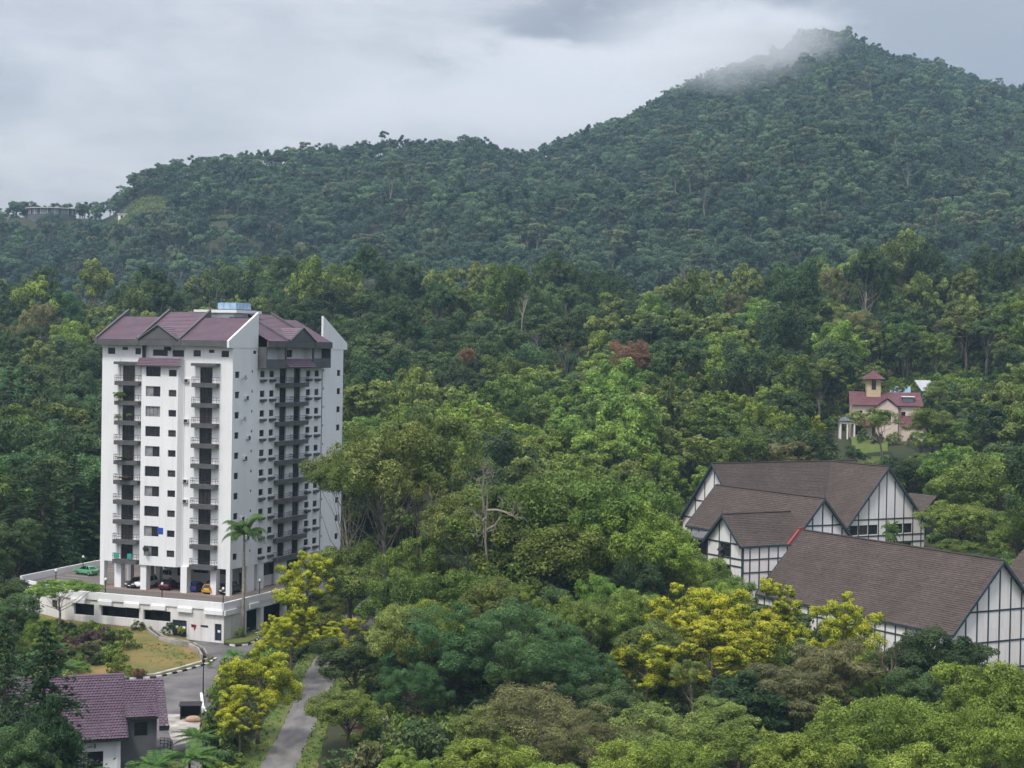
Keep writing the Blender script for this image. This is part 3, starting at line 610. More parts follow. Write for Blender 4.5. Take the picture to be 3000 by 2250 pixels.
class Face:
    """a facade in its own frame: u runs left to right as seen from outside, d inwards, z up"""
    def __init__(s, parent, ox, oy, rz): s.p = parent; s.o = (ox, oy); s.rz = rz; s.c, s.s = math.cos(rz), math.sin(rz)
    def xyz(s, u, d, z): return (s.o[0]+u*s.c-d*s.s, s.o[1]+u*s.s+d*s.c, z)
    def put(s, name, me, u, d, z, parent=None): return link(name, me, parent or s.p, s.xyz(u, d, z), s.rz)
    def wall(s, name, u0, u1, z0, z1, ops, m, depth=.28, d=0.0, rev=None):
        """wall skin with true openings and reveals"""
        mb = MB(); us = sorted({u0, u1, *[x for o in ops for x in o[:2]]}); zs = sorted({z0, z1, *[x for o in ops for x in o[2:4]]})
        for a, b in zip(us, us[1:]):
            run = None
            for c, e in zip(zs, zs[1:]):
                cu, cz = (a+b)/2, (c+e)/2; hole = any(o[0] < cu < o[1] and o[2] < cz < o[3] for o in ops)
                if hole:
                    if run is not None: mb.poly([(a, d, run), (b, d, run), (b, d, c), (a, d, c)], m); run = None
                elif run is None: run = c
            if run is not None: mb.poly([(a, d, run), (b, d, run), (b, d, z1), (a, d, z1)], m)
        q = rev or m
        for (a, b, c, e) in [o[:4] for o in ops]:
            D = d+depth
            mb.poly([(a, d, c), (a, d, e), (a, D, e), (a, D, c)], q); mb.poly([(b, d, e), (b, d, c), (b, D, c), (b, D, e)], q)
            mb.poly([(a, d, e), (b, d, e), (b, D, e), (a, D, e)], q); mb.poly([(b, d, c), (a, d, c), (a, D, c), (b, D, c)], q)
        me = bpy.data.meshes.new(name); me.from_pydata(mb.v, [], mb.f); [me.materials.append(x) for x in mb.mats]
        me.polygons.foreach_set('material_index', np.array(mb.m, np.int32)); me.update(); return s.put(name, me, 0, 0, 0)
_WC = {}
def window_mesh(w, h, cols, rows, fr=DGREY, ft=.05):
    k = (round(w, 2), round(h, 2), cols, rows, fr.name, ft)
    if k not in _WC:
        mb = MB(); e = .004
        mb.box(0, ft, 0, .07, 0, h, fr); mb.box(w-ft, w, 0, .07, 0, h, fr); mb.box(ft, w-ft, 0, .07, 0, ft, fr); mb.box(ft, w-ft, 0, .07, h-ft, h, fr)
        for i in range(1, cols): x = w*i/cols; mb.box(x-ft*.4, x+ft*.4, e, .065, ft, h-ft, fr)
        for j in range(1, rows): z = h*j/rows; mb.box(ft, w-ft, 2*e, .06, z-ft*.35, z+ft*.35, fr)
        _WC[k] = mb.mesh('window')
    return _WC[k]
def pane_mesh(w, h, m):
    k = ('p', round(w, 2), round(h, 2), m.name)
    if k not in _WC: mb = MB(); mb.box(.03, w-.03, .035, .05, .03, h-.03, m); _WC[k] = mb.mesh('pane')
    return _WC[k]
_wr = random.Random(4)
def window(face, op, d=.16, cols=2, rows=1, name='window', pane=None, fr=DGREY, ft=.05):
    u0, u1, z0, z1 = op[:4]; w, h = u1-u0, z1-z0
    o = face.put(name, window_mesh(w, h, cols, rows, fr, ft), u0, d, z0)
    link('pane', pane_mesh(w, h, pane or _wr.choice([PANE, PANE, PANE, PANE_C])), o); return o
def prof(mb, pts, y0, y1, m):
    """profile of (x, z) points extruded from y0 to y1"""
    mb.prism([(x, y0, z) for x, z in pts], (0, y1-y0, 0), m); return mb

# ------------------------------------------------------------------ white tower
TH = R_(67.7); TORG = (-41.42, 253.0, 8.0); FL = 3.02; NF = 10
def tw(x, y, z=0.0):
    c, s = math.cos(TH), math.sin(TH); return (TORG[0]+x*c-y*s, TORG[1]+x*s+y*c, TORG[2]+z)
tower = empty('apartment_tower', TORG, TH, 'tall white apartment tower with purple roofs and stacked grey balconies', 'apartment building')
WL, WR_ = 23.2, 34.7; ZB, ZT = 3.95, 37.05
fl = Face(tower, 0, WL, -math.pi/2); fr_ = Face(tower, 0, 0, 0.0); fb = Face(tower, WR_, 0, math.pi/2); fk = Face(tower, WR_, WL, math.pi)
U = lambda y: WL-y
def yop(y0, y1, z0, z1): return (U(y1), U(y0), z0, z1)
opsA = [yop(20.87, 22.21, 35.66, 36.62), yop(18.56, 19.58, 36.32, 36.76), yop(16.2, 17.22, 35.66, 36.6)]
opsC = [yop(5.58, 6.89, 35.52, 36.46), yop(3.23, 4.2, 36.1, 36.56), yop(.7, 1.99, 35.5, 36.46)]
dA = [yop(17.22, 19.42, 31.56-FL*k, 33.93-FL*k) for k in range(NF)]; dC = [yop(3.48, 5.66, 31.56-FL*k, 33.93-FL*k) for k in range(NF)]
fl.wall('wall', U(23.2), U(16.0), ZB, ZT, opsA+dA, WHITE); fl.wall('wall', U(8.5), U(0), ZB, ZT, opsC+dC, WHITE)
for o in (opsA+opsC): window(fl, o, cols=2)
# middle bay stands forward, with splayed cheeks
PB = .75; opB = [yop(12.13, 14.74, 32.39-FL*k, 33.93-FL*k) for k in range(NF)]; opb = [yop(9.29, 10.66, 32.45-FL*k, 33.45-FL*k) for k in range(NF)]
fl.wall('wall', U(15.5), U(9.0), 3.8, 35.1, opB+opb, WHITE, d=-PB)
mb = MB()
for ya, yb in ((16.0, 15.5), (9.0, 8.5)):
    xa, xb = (0, -PB) if ya == 16.0 else (-PB, 0); mb.poly([(xa, ya, 3.8), (xb, yb, 3.8), (xb, yb, 35.1), (xa, ya, 35.1)], WHITE)
mb.poly([(0, 16, 3.8), (-PB, 15.5, 3.8), (-PB, 9, 3.8), (0, 8.5, 3.8)], WHITE); mb.build('bay_cheek', tower)
for k in range(NF):
    light = (k*7+3) % 4 != 0
    o = window(fl, opB[k], d=-PB+.16, cols=4 if k in (0, 2, 5) else 2, rows=1, pane=PANE_L if k == 2 else PANE)
    if light and k not in (0, 2, 5): m_ = MB(); w = 1.25; m_.box(.05, w, .02, .033, .05, 1.49, PANE_L); link('curtain', m_.mesh('curtain'), o)
    window(fl, opb[k], d=-PB+.16, cols=2, pane=[PANE, PANE_C][k % 2 == 1])
# top loggia of the bay
fl.wall('loggia_wall', U(16), U(8.5), 35.1, ZT, [yop(12.0, 14.67, 35.5, 36.45), yop(9.05, 11.14, 35.42, 36.41)], WHITE, d=.9)
window(fl, yop(12.0, 14.67, 35.5, 36.45), d=1.06, cols=3); window(fl, yop(9.05, 11.14, 35.42, 36.41), d=1.06, cols=3)
mb = MB(); mb.box(0, .9, 15.95, 16.0, 35.1, ZT, GREY); mb.box(0, .9, 8.5, 8.55, 35.1, ZT, GREY); mb.box(-PB, .9, 8.5, 16, 35.0, 35.097, WHITE); mb.build('loggia_cheek', tower)
mb = MB(); mb.box(-.45, .15, 10.95, 11.75, 36.3, 36.9, STEEL); mb.build('air_conditioner', tower)
def tile_slope(name, P0, P1, P2, P3, rows, parent, m=PURPLE, lift=.07, cols=0):
    """tiled slope: overlapping stepped courses between eave P0-P1 and ridge P3-P2"""
    P0, P1, P2, P3 = [np.asarray(p, float) for p in (P0, P1, P2, P3)]; n = np.cross(P1-P0, P3-P0); n /= np.linalg.norm(n); n = n if n[2] > 0 else -n
    mb = MB(); cols = cols or 1
    for i in range(rows):
        a, b = i/rows, (i+1.12)/rows; b = min(b, 1)
        for j in range(cols):
            f0, f1 = j/cols, (j+1)/cols
            e0 = P0+(P3-P0)*a; e1 = P1+(P2-P1)*a; r0 = P0+(P3-P0)*b; r1 = P1+(P2-P1)*b
            A, B, Cc, Dd = e0+(e1-e0)*f0, e0+(e1-e0)*f1, r0+(r1-r0)*f1, r0+(r1-r0)*f0
            up = n*lift
            if cols > 1:
                M0 = (A+B)/2+n*lift*2.2; M1 = (Cc+Dd)/2+n*lift*1.2
                mb.poly([A+up, M0, M1, Dd], m); mb.poly([M0, B+up, Cc, M1], m); mb.poly([A, B, B+up, M0, A+up], m)
            else: mb.poly([A+up, B+up, Cc, Dd], m); mb.poly([A, B, B+up, A+up], m)
    me = bpy.data.meshes.new(name); me.from_pydata(mb.v, [], mb.f); [me.materials.append(x) for x in mb.mats]; me.update()
    o = link(name, me, parent); o['kind'] = 'stuff'; return o
tile_slope('skirt_roof', (-PB-.75, 16.0, 34.05), (-PB-.75, 8.5, 34.05), (-PB+.1, 8.5, 35.2), (-PB+.1, 16.0, 35.2), 5, tower)
mb = MB(); mb.box(-PB-.78, -PB+.02, 8.45, 16.05, 33.93, 34.04, GREY); mb.build('skirt_soffit', tower)
# wing gable walls (white fins) and right-hand facade
SL = .523
op1 = [(.71, 1.95, 32.41-FL*k, 33.38-FL*k) for k in range(NF)]; op2 = [(5.4, 5.85, 33.17-FL*k, 33.58-FL*k) for k in range(NF)]; op3 = [(5.81, 6.76, 36.03, 36.5)]
fr_.wall('wall', 0, 7.1, ZB, ZT, op1+op2+op3, WHITE)
for o in op1: window(fr_, o, cols=2)
for o in op2+op3: window(fr_, o, cols=1, ft=.04)
def fin(yy, sgn, x0, x1):
    """gable fin: x0 eave end, x1 high end"""
    mb = MB(); pts = [(x0, 36.9), (x0, 37.95), (x1, 37.95+abs(x1-x0)*SL), (x1, 36.9)]
    mb.prism([(x, yy, z) for x, z in pts], (0, .35, 0), WHITE); return mb.build('gable_fin', tower)
fin(-.05, 1, -1.25, 7.15); fin(-.05, 1, 35.95, 27.55)
opm = [(8.1, 9.5, 0, 0), (10.9, 12.3, 0, 0), (22.4, 23.8, 0, 0), (25.2, 26.6, 0, 0)]
opsM = [(a, b, 32.47-FL*k, 33.45-FL*k) for (a, b, _, _) in opm for k in range(NF)]
dM = [(a, b, 31.5-FL*k, 33.85-FL*k) for a, b in ((14.03, 16.13), (18.5, 20.6)) for k in range(NF)]
fr_.wall('wall', 7.1, 27.6, ZB, 35.0, opsM+dM, WHITE, d=.12)
for o in opsM: window(fr_, o, d=.28, cols=2)
fr_.wall('wall', 27.6, 34.7, ZB, ZT, [(32.6, 33.8, 32.5-FL*k, 33.5-FL*k) for k in range(NF)]+[(27.75, 28.15, 33.3-FL*k, 33.7-FL*k) for k in range(NF)], WHITE)
for k in range(NF): window(fr_, (32.6, 33.8, 32.5-FL*k, 33.5-FL*k), cols=2); window(fr_, (27.75, 28.15, 33.3-FL*k, 33.7-FL*k), cols=1, ft=.04)
fb.wall('wall', 0, WL, ZB, ZT, [], WHITE); fk.wall('wall', 0, WR_, ZB, ZT, [], WHITE)
mb = MB(); mb.poly([(0, 0, ZB+.01), (WR_, 0, ZB+.01), (WR_, WL, ZB+.01), (0, WL, ZB+.01)], WHITE); mb.build('soffit', tower)
# balcony doors, balconies
def balcony_mesh(w, p, bul=.35, th=.62):
    mb = MB(); n = 10; pts = [(0, 0)]+[(w*(i/n), -(p-.25+.25*math.sin(math.pi*i/n)**.5)) for i in range(n+1)]+[(w, 0)]
    mb.prism([(x, y, 0) for x, y in pts], (0, 0, th), GREY); mb.prism([(x*.96+w*.02, y*.9, th+.003) for x, y in pts], (0, 0, .015), DECK)
    return mb.mesh('balcony'), pts
def rail_mesh(pts, h=.9, base=.62):
    mb = MB(); e = [(x, y+.06 if y < 0 else y) for x, y in pts]
    for hh in (base+h, base+h*.55): mb.tube([(x, y, hh) for x, y in e], .028, 4, STEEL)
    for i in range(1, len(e)-1): mb.tube([(*e[i], base), (*e[i], base+h)], .02, 4, STEEL)
    x0, y0 = e[1]
    for (x, y) in (e[1], e[-2]):
        ring = [(x, y*.55+.32*math.cos(a), base+.48+.32*math.sin(a)) for a in np.linspace(0, 2*math.pi, 11)]; mb.tube(ring, .022, 4, STEEL)
    return mb.mesh('railing')
BW = 4.35; bm1, bp1 = balcony_mesh(BW, 1.15); rm1 = rail_mesh(bp1)
for ops, yc in ((dA, 18.15), (dC, 4.4)):
    for k, o in enumerate(ops):
        window(fl, o, d=.2, cols=3, rows=1, name='balcony_door', pane=[PANE, PANE, PANE_C, PANE][(k*3+int(yc)) % 4])
        b = fl.put('balcony', bm1, U(yc+BW/2), 0, 30.95-FL*k); link('railing', rm1, b)
    mb = MB(); mb.box(0, BW+.1, -1.15, 0, 0, .42, GREY); fl.put('canopy', mb.mesh('canopy'), U(yc+BW/2), 0, 34.12)
bm2, bp2 = balcony_mesh(4.7, 1.0); rm2 = rail_mesh(bp2)
for k in range(NF):
    for i, u in enumerate((12.62, 17.36)):
        b = fr_.put('balcony', bm2, u, .12, 30.87-FL*k-.002*i); link('railing', rm2, b)
for j, o in enumerate(dM): window(fr_, o, d=.34, cols=3, name='balcony_door', pane=[PANE, PANE, PANE_C][j % 3])
mb = MB(); pb = [(0, 0), (0, -.42), (.35, -.55), (1.35, -.55), (1.55, -.42), (1.55, 0)]
mb.prism([(x, y, 0) for x, y in pb], (0, 0, .3), GREY); mb.prism([(x*.86+.1, y*.8, -.12) for x, y in pb], (0, 0, .118), GREY); planter = mb.mesh('planter')
for (a, b, _, _) in opm:
    for k in range(NF): fr_.put('planter', planter, a-.08, .12, 31.85-FL*k)
# top grey box of the right-hand facade with three loggias
PX = 1.5; ft_ = Face(tower, 7.1, -PX, 0.0)
ops = [(.25, 5.95, 35.25, 37.0), (6.2, 14.7, 34.0, 37.0), (14.95, 20.3, 35.45, 37.0)]
ft_.wall('loggia_front', 0, 20.5, 33.9, 37.06, ops, GREY, depth=.25)
mb = MB(); mb.box(7.1, 7.3, -PX+.004, .11, 33.9, 37.05, GREY); mb.box(27.4, 27.6, -PX+.004, .11, 33.9, 37.05, GREY); mb.box(7.3, 27.4, -PX+.25, .11, 33.9, 33.99, GREY)
for x in (13.2, 21.9): mb.box(x, x+.16, -PX+.25, .11, 34.0, 37.0, WHITE)
mb.build('loggia_cheek', tower)
lw = [(8.2, 9.9, 34.1, 36.6), (15.6, 17.8, 35.55, 36.7), (13.8, 14.3, 35.7, 36.6), (23.2, 24.6, 35.6, 36.7)]
fr_.wall('loggia_wall', 7.1, 27.6, 35.0, ZT, [o for o in lw if o[2] > 35]+[(8.2, 9.9, 35.05, 36.6)], WHITE, d=.12)
for o in lw[1:]+[(8.2, 9.9, 35.05, 36.6)]: window(fr_, o, d=.26, cols=2)
tile_slope('skirt_roof', (13.2, -PX-.5, 34.02), (22.0, -PX-.5, 34.02), (22.0, -PX+.5, 35.35), (13.2, -PX+.5, 35.35), 5, tower)
# eaves fascias, tiled slopes, ribs
mb = MB(); mb.box(-1.2, -.95, .3, 23.9, 37.07, 37.95, GREY); mb.box(-.95, 0.5, .3, 23.9, 37.07, 37.12, GREY); mb.build('fascia', tower)
mb = MB(); mb.box(7.15, 27.55, -PX-.3, -PX-.05, 37.07, 38.05, GREY); mb.box(7.15, 27.55, -PX-.05, .5, 37.07, 37.12, GREY); mb.build('fascia', tower)
def zs(x): return 37.9+(x+1.2)*SL
for (y0, y1, xe) in ((16.15, 23.4, 5.6), (8.75, 15.95, 7.1), (.35, 8.45, 5.4)):
    tile_slope('roof', (-1.15, y1, zs(-1.15)), (-1.15, y0, zs(-1.15)), (xe, y0, zs(xe)), (xe, y1, zs(xe)), 20, tower)
    mb = MB(); mb.box(xe, xe+.3, y0, y1, 37.1, zs(xe)+.12, GREY); mb.build('ridge_wall', tower)
for y, xe in ((23.5, 7.2), (16.05, 7.2), (8.6, 7.2)):
    mb = MB(); prof(mb, [(-1.28, 37.1), (-1.28, 38.25), (xe, zs(xe)+.45), (xe, 37.1)], y-.18, y+.18, GREY); mb.build('roof_rib', tower)
def zs2(y): return 38.0+(y+1.8)*SL
for (x0, x1, ye) in ((7.3, 13.1, 5.0), (13.4, 21.9, 6.4), (22.1, 27.4, 5.0)):
    tile_slope('roof', (x0, -1.75, zs2(-1.75)), (x1, -1.75, zs2(-1.75)), (x1, ye, zs2(ye)), (x0, ye, zs2(ye)), 20, tower)
    mb = MB(); mb.box(x0, x1, ye, ye+.3, 37.1, zs2(ye)+.1, GREY); mb.build('ridge_wall', tower)
for x in (13.25, 22.0):
    mb = MB(); mb.prism([(x-.17, y, z) for y, z in [(-1.88, 37.2), (-1.88, 38.35), (6.5, zs2(6.5)+.45), (6.5, 37.2)]], (.34, 0, 0), GREY); mb.build('roof_rib', tower)
# dormer gables
def dormer(c, half, e, axis):
    ap = 2.05; base = 38.0 if axis == 'x' else 38.1; L_ = 4.6
    def P(a, b, z): return (e+b, c+a, z) if axis == 'x' else (c+a, e+b, z)
    mb = MB(); mb.poly([P(-half, .05, base), P(half, .05, base), P(0, .05, base+ap)], GREY); mb.build('gable', tower)
    for s in (-1, 1): tile_slope('gable_roof', P(s*half, 0, base), P(s*half, .2, base), P(0, L_, base+ap), P(0, 0, base+ap), 7, tower)
    for s in (-1, 1): mb = MB(); mb.tube([P(s*(half+.1), -.03, base+.02), P(0, -.03, base+ap+.12)], .16, 4, GREY); mb.build('barge_board', tower)
dormer(12.35, 3.4, -1.25, 'x'); dormer(17.65, 4.1, -1.85, 'y')
# roof core, water tank, aerials
mb = MB(); mb.box(8.2, 27, 7.2, 18, 37.06, 40.6, GREY); mb.box(8.8, 15, 5.4, 11.6, 37.06, 42.3, WHITE); mb.box(8.3, 15.8, 4.6, 12.3, 42.3, 42.75, WHITE); mb.build('roof_core', tower)
mb = MB(); mb.poly([(.2, .2, ZT), (WR_-.2, .2, ZT), (WR_-.2, WL-.2, ZT), (.2, WL-.2, ZT)], GREY); mb.build('flat_roof', tower)
TANK = mat('tank_blue', (.30, .42, .55), .5, .2, 1.5); t_ = empty('water_tank', tw(9.8, 5.6, 42.75), TH, 'pale blue panelled water tank on the tower roof', 'water tank')
for i in range(4):
    for j in range(3):
        mb = MB(); mb.box(i*1.12, i*1.12+1.06, j*1.12, j*1.12+1.06, .12, 1.1, TANK); mb.box(i*1.12+.2, i*1.12+.86, j*1.12+.2, j*1.12+.86, 1.1, 1.16, TANK); mb.build('panel', t_)
mb = MB(); mb.box(-.1, 4.6, -.1, 3.4, 0, .118, STEEL); mb.build('base', t_)
for i, (x, y, z, h) in enumerate([(8.4, 16.5, 40.6, 4.0), (10, 10.5, 42.75, 2.2), (10.5, 9.6, 42.75, 3.6), (15, 11.5, 42.75, 2.4)]):
    a = empty('roof_aerial', tw(x, y, z), TH+.5*i, ['thin television aerial standing over the ridge of the tower roof', 'short television aerial beside the water tank', 'tall thin aerial mast at the near end of the water tank', 'small aerial behind the water tank'][i], 'aerial', 'aerials on the tower roof')
    mb = MB(); mb.tube([(0, 0, 0), (0, 0, h)], .05, 5, GREY); mb.build('mast', a)
    mb = MB(); mb.tube([(-.7, 0, h-.1), (.9, 0, h-.1)], .04, 4, GREY)
    for q in range(6): mb.tube([(-.6+.28*q, -.3, h-.1), (-.6+.28*q, .3, h-.1)], .025, 3, GREY)
    mb.build('antenna', a)
# pilotis and ground-floor walls
for (x0, x1, y0, y1) in [(0, .9, 22.4, 23.15), (0, 1.0, 19.3, 20.5), (-.5, .6, 14.4, 15.45), (-.5, .6, 7.2, 8.3), (0, 1.1, 2.4, 3.4), (0, .7, .02, .7), (5.0, 7.0, .02, .8), (8.2, 9.9, .1, .8), (14.3, 17.0, .1, .9), (22, 24, .1, .9), (28, 30, .05, .8),
                         (8, 8.9, 19.3, 20.3), (7, 7.9, 22.4, 23.15), (16, 17, 22.2, 23.1), (25, 26, 22.2, 23.1), (5.5, 6.3, 16, 16.8), (33.7, 34.6, .05, .9), (33.7, 34.6, 22, 23)]:
    mb = MB(); mb.box(x0, x1, y0, y1, 0, 3.94, WHITE); mb.build('column', tower)
fi = Face(tower, 8.0, 15.5, -math.pi/2)
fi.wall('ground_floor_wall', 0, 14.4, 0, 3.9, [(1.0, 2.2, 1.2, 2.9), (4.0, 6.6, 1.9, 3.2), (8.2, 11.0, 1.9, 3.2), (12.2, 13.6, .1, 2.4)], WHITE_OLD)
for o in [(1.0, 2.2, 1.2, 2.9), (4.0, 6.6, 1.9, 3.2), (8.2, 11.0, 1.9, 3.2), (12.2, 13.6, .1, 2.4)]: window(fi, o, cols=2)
fj = Face(tower, 8.0, 1.1, 0.0); fj.wall('ground_floor_wall', 0, 22, 0, 3.9, [(3.2, 8.2, 1.6, 3.5), (10, 15, 1.6, 3.5)], WHITE_OLD)
for o in [(3.2, 8.2, 1.6, 3.5), (10, 15, 1.6, 3.5)]: window(fj, o, cols=4)
fq = Face(tower, 30, 15.5, math.pi); fq.wall('ground_floor_wall', 0, 22, 0, 3.9, [], WHITE_OLD)
# air-conditioning boxes here and there on the facades
ACW = mat('aircon_white', (.55, .55, .54), .6); acm = MB(); acm.box(0, .8, -.32, 0, 0, .55, ACW); acm.box(.12, .68, -.33, -.321, .06, .49, STEEL); acm.box(.05, .1, -.32, 0, -.12, 0, STEEL); acm.box(.7, .75, -.32, 0, -.12, 0, STEEL); acm = acm.mesh('air_conditioner')
for k in (1, 3, 4, 7, 8): fr_.put('air_conditioner', acm, [2.6, 3.4, 2.6, 4.1, 3.2][k % 5], 0, 32.2-FL*k)
for k in (0, 2, 5, 6): fl.put('air_conditioner', acm, U(8.3), 0, 31.6-FL*k)
# drain pipes, dishes
mb = MB()
for y in (8.35, 16.15, 19.95): mb.tube([(-.05, y, 4.2), (-.05, y, 35.0)], .06, 5, WHITE_OLD)
mb.build('drainpipe', tower)
DISH = mat('dish_grey', (.45, .45, .46), .5)
for i, (x, z) in enumerate(((2.5, 32.3), (2.5, 26.1))):
    a = empty('satellite_dish', tw(x, -.05, z), TH, ['white satellite dish beside the top corner window of the tower', 'white satellite dish two storeys below the top one on the tower'][i], 'satellite dish', 'dishes on the tower side')
    mb = MB(); ring = [(.0, -.35, 0)]
    for q in range(12): w = 2*math.pi*q/12; mb.poly([(.05, -.5, .15), (.05+.42*math.cos(w), -.62, .15+.42*math.sin(w)), (.05+.42*math.cos(w+.524), -.62, .15+.42*math.sin(w+.524))], DISH)
    mb.build('dish', a); mb = MB(); mb.tube([(0, 0, -.1), (.05, -.5, .15)], .035, 4, STEEL); mb.tube([(.05, -.5, -.2), (.05, -1.0, .1)], .02, 4, STEEL); mb.build('arm', a)

# ------------------------------------------------------------------ parking podium
pod = empty('parking_podium', TORG, TH, 'white parking podium wall and deck beneath the tower', 'podium')
PF = -7.25; PS = -3.5; PBk = 40.0
deck_pts = [(PF, PS), (PBk, PS), (PBk, 37.5), (18, 37.4), (-2.8, 36.0), (PF, 24.1)]
mb = MB(); mb.prism([(x, y, -.25) for x, y in deck_pts], (0, 0, .25), DECK); mb.build('deck', pod)
fp = Face(pod, PF, 24.1, -math.pi/2); V_ = lambda y: 24.1-y
def vop(y0, y1, z0, z1): return (V_(y1), V_(y0), z0, z1)
po = [vop(11.02, 17.77, -3.25, -1.75), vop(5.57, 10.27, -3.3, -1.78), vop(2.8, 5.23, -5.3, -2.88), vop(-3.1, -1.95, -5.4, -2.95), vop(19.0, 22.6, -3.4, -1.7)]
fp.wall('front_wall', 0, 24.1-PS, -7.0, -.26, po, WHITE_OLD, depth=.4, d=.12)
for o in po[:2]+po[4:]:
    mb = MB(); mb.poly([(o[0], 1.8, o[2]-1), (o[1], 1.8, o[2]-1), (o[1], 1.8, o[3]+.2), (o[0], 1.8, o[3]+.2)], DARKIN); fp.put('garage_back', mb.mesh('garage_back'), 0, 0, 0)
    mb = MB()
    for q in range(int((o[1]-o[0])/2.2)): x = o[0]+2.2*(q+1); mb.box(x-.03, x+.03, .3, .36, o[2], o[3], DGREY)
    fp.put('grille_bar', mb.mesh('grille_bar'), 0, 0, 0)
DOORB = mat('door_blueblack', (.028, .032, .050), .5, .2, 1.0); PAPER = mat('paper', (.75, .75, .74), .8)
for o, n in ((po[2], 2), (po[3], 1)):
    for q in range(n):
        w = (o[1]-o[0])/n; mb = MB(); mb.box(.03, w-.03, 0, .06, .02, o[3]-o[2]-.03, DOORB); mb.box(.14, w-.14, -.02, -.002, .25, 1.0, DOORB); mb.box(.14, w-.14, -.02, -.002, 1.25, o[3]-o[2]-.2, DOORB)
        d_ = fp.put('door', mb.mesh('door'), o[0]+w*q, .3, o[2]); mb = MB(); mb.box(w*.35, w*.75, -.03, -.021, 1.2, 1.55, PAPER); link('notice', mb.mesh('notice'), d_)
for (y0, y1) in ((15.63, 18.14), (10.81, 13.52), (6.29, 8.84), (1.71, 4.23), (-3.5, -.32), (20.4, 23.0)):
    mb = MB(); mb.box(V_(y1), V_(y0), -.3, .117, -1.6, -1.0, WHITE); mb.box(V_(y1)+.05, V_(y0)-.05, -.16, .117, -1.0, -.8, WHITE); fp.put('beam_end', mb.mesh('beam_end'), 0, 0, 0)
mb = MB(); mb.box(0, 24.1-PS+.0, -.06, .3, -.95, .16, WHITE); fp.put('parapet', mb.mesh('parapet'), 0, 0, 0)
RED = mat('red_paint', (.35, .03, .03), .5); mb = MB()
mb.prism([(V_(2.03), .08, -3.3), (V_(1.1), .08, -3.35), (V_(1.2), .08, -3.8), (V_(1.45), .08, -4.25), (V_(1.6), .08, -3.75), (V_(1.95), .08, -3.75)], (0, .038, 0), RED); mb.box(V_(1.9), V_(1.3), .05, .079, -3.6, -3.4, DOORB); fp.put('wall_emblem', mb.mesh('wall_emblem'), 0, 0, 0)
mb = MB(); mb.box(V_(.4), V_(-.85), .06, .118, -3.55, -3.3, DOORB); fp.put('name_board', mb.mesh('name_board'), 0, 0, 0)
# bend to the back-left, parapet there, and the open right side
a = math.atan2(-(36-24.1), -(-2.8-PF)); Lb = math.hypot(36-24.1, -2.8-PF); fbend = Face(pod, -2.8, 36.0, a)
fbend.wall('front_wall', 0, Lb, -8, -.26, [(8.9, 10.4, -2.9, -1.7)], WHITE_OLD, d=.1); window(fbend, (8.9, 10.4, -2.9, -1.7), d=.3)
mb = MB(); mb.box(0, Lb, 0, .25, -.95, .5, WHITE); fbend.put('parapet', mb.mesh('parapet'), 0, 0, 0)
mb = MB(); mb.prism([(-2.8, 36, -8), (18, 37.4, -8), (18, 37.1, -8), (-2.8, 35.7, -8)], (0, 0, 9.0), WHITE); mb.prism([(18, 37.4, -8), (PBk, 37.5, -8), (PBk, 37.2, -8), (18, 37.1, -8)], (0, 0, 9.0), WHITE); mb.build('parapet', pod)
fs = Face(pod, PF, PS, 0.0)
fs.wall('side_wall', 0.12, 6.2, -7.5, -.26, [], WHITE_OLD, d=.1)
mb = MB(); mb.box(-.06, PBk-PF, -.06, .3, -.95, .16, WHITE); mb.box(0.1, PBk-PF, .02, .6, -1.85, -.95, WHITE); fs.put('edge_beam', mb.mesh('edge_beam'), 0, 0, 0)
mb = MB(); mb.box(0, 3.2, -.3, -.061, -1.7, -1.0, WHITE); mb.box(6.8, 9.6, -.3, -.061, -1.6, -.9, WHITE); mb.box(14, 16.6, -.3, -.061, -1.6, -.9, WHITE); fs.put('beam_end', mb.mesh('beam_end'), 0, 0, 0)
for u in (10.6, 17.5, 24.5, 31.5, 38.5, 46): mb = MB(); mb.box(u, u+.8, .1, .9, -7, -1.85, WHITE); fs.put('column', mb.mesh('column'), 0, 0, 0)
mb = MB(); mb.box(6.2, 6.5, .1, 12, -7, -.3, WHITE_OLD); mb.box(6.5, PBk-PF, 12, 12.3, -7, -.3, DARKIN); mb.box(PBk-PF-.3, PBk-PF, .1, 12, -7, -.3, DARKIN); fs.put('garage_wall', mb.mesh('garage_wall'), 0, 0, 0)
PAINT = mat('line_paint', (.62, .60, .56), .8, .3, 2.0); PAVE = mat('deck_paving', (.19, .13, .105), .9, .3, .4, col2=(.23, .19, .165))
mb = MB(); mb.poly([(-1.6, -.6, .004), (33, -.6, .004), (33, 23, .004), (-1.6, 23, .004)], PAVE); mb.build('paved_bay', pod)
for i in range(8): mb = MB(); mb.box(2.4+i*2.5, 2.5+i*2.5, 30.8, 35.2, .004, .009, PAINT); mb.build('bay_line', pod)
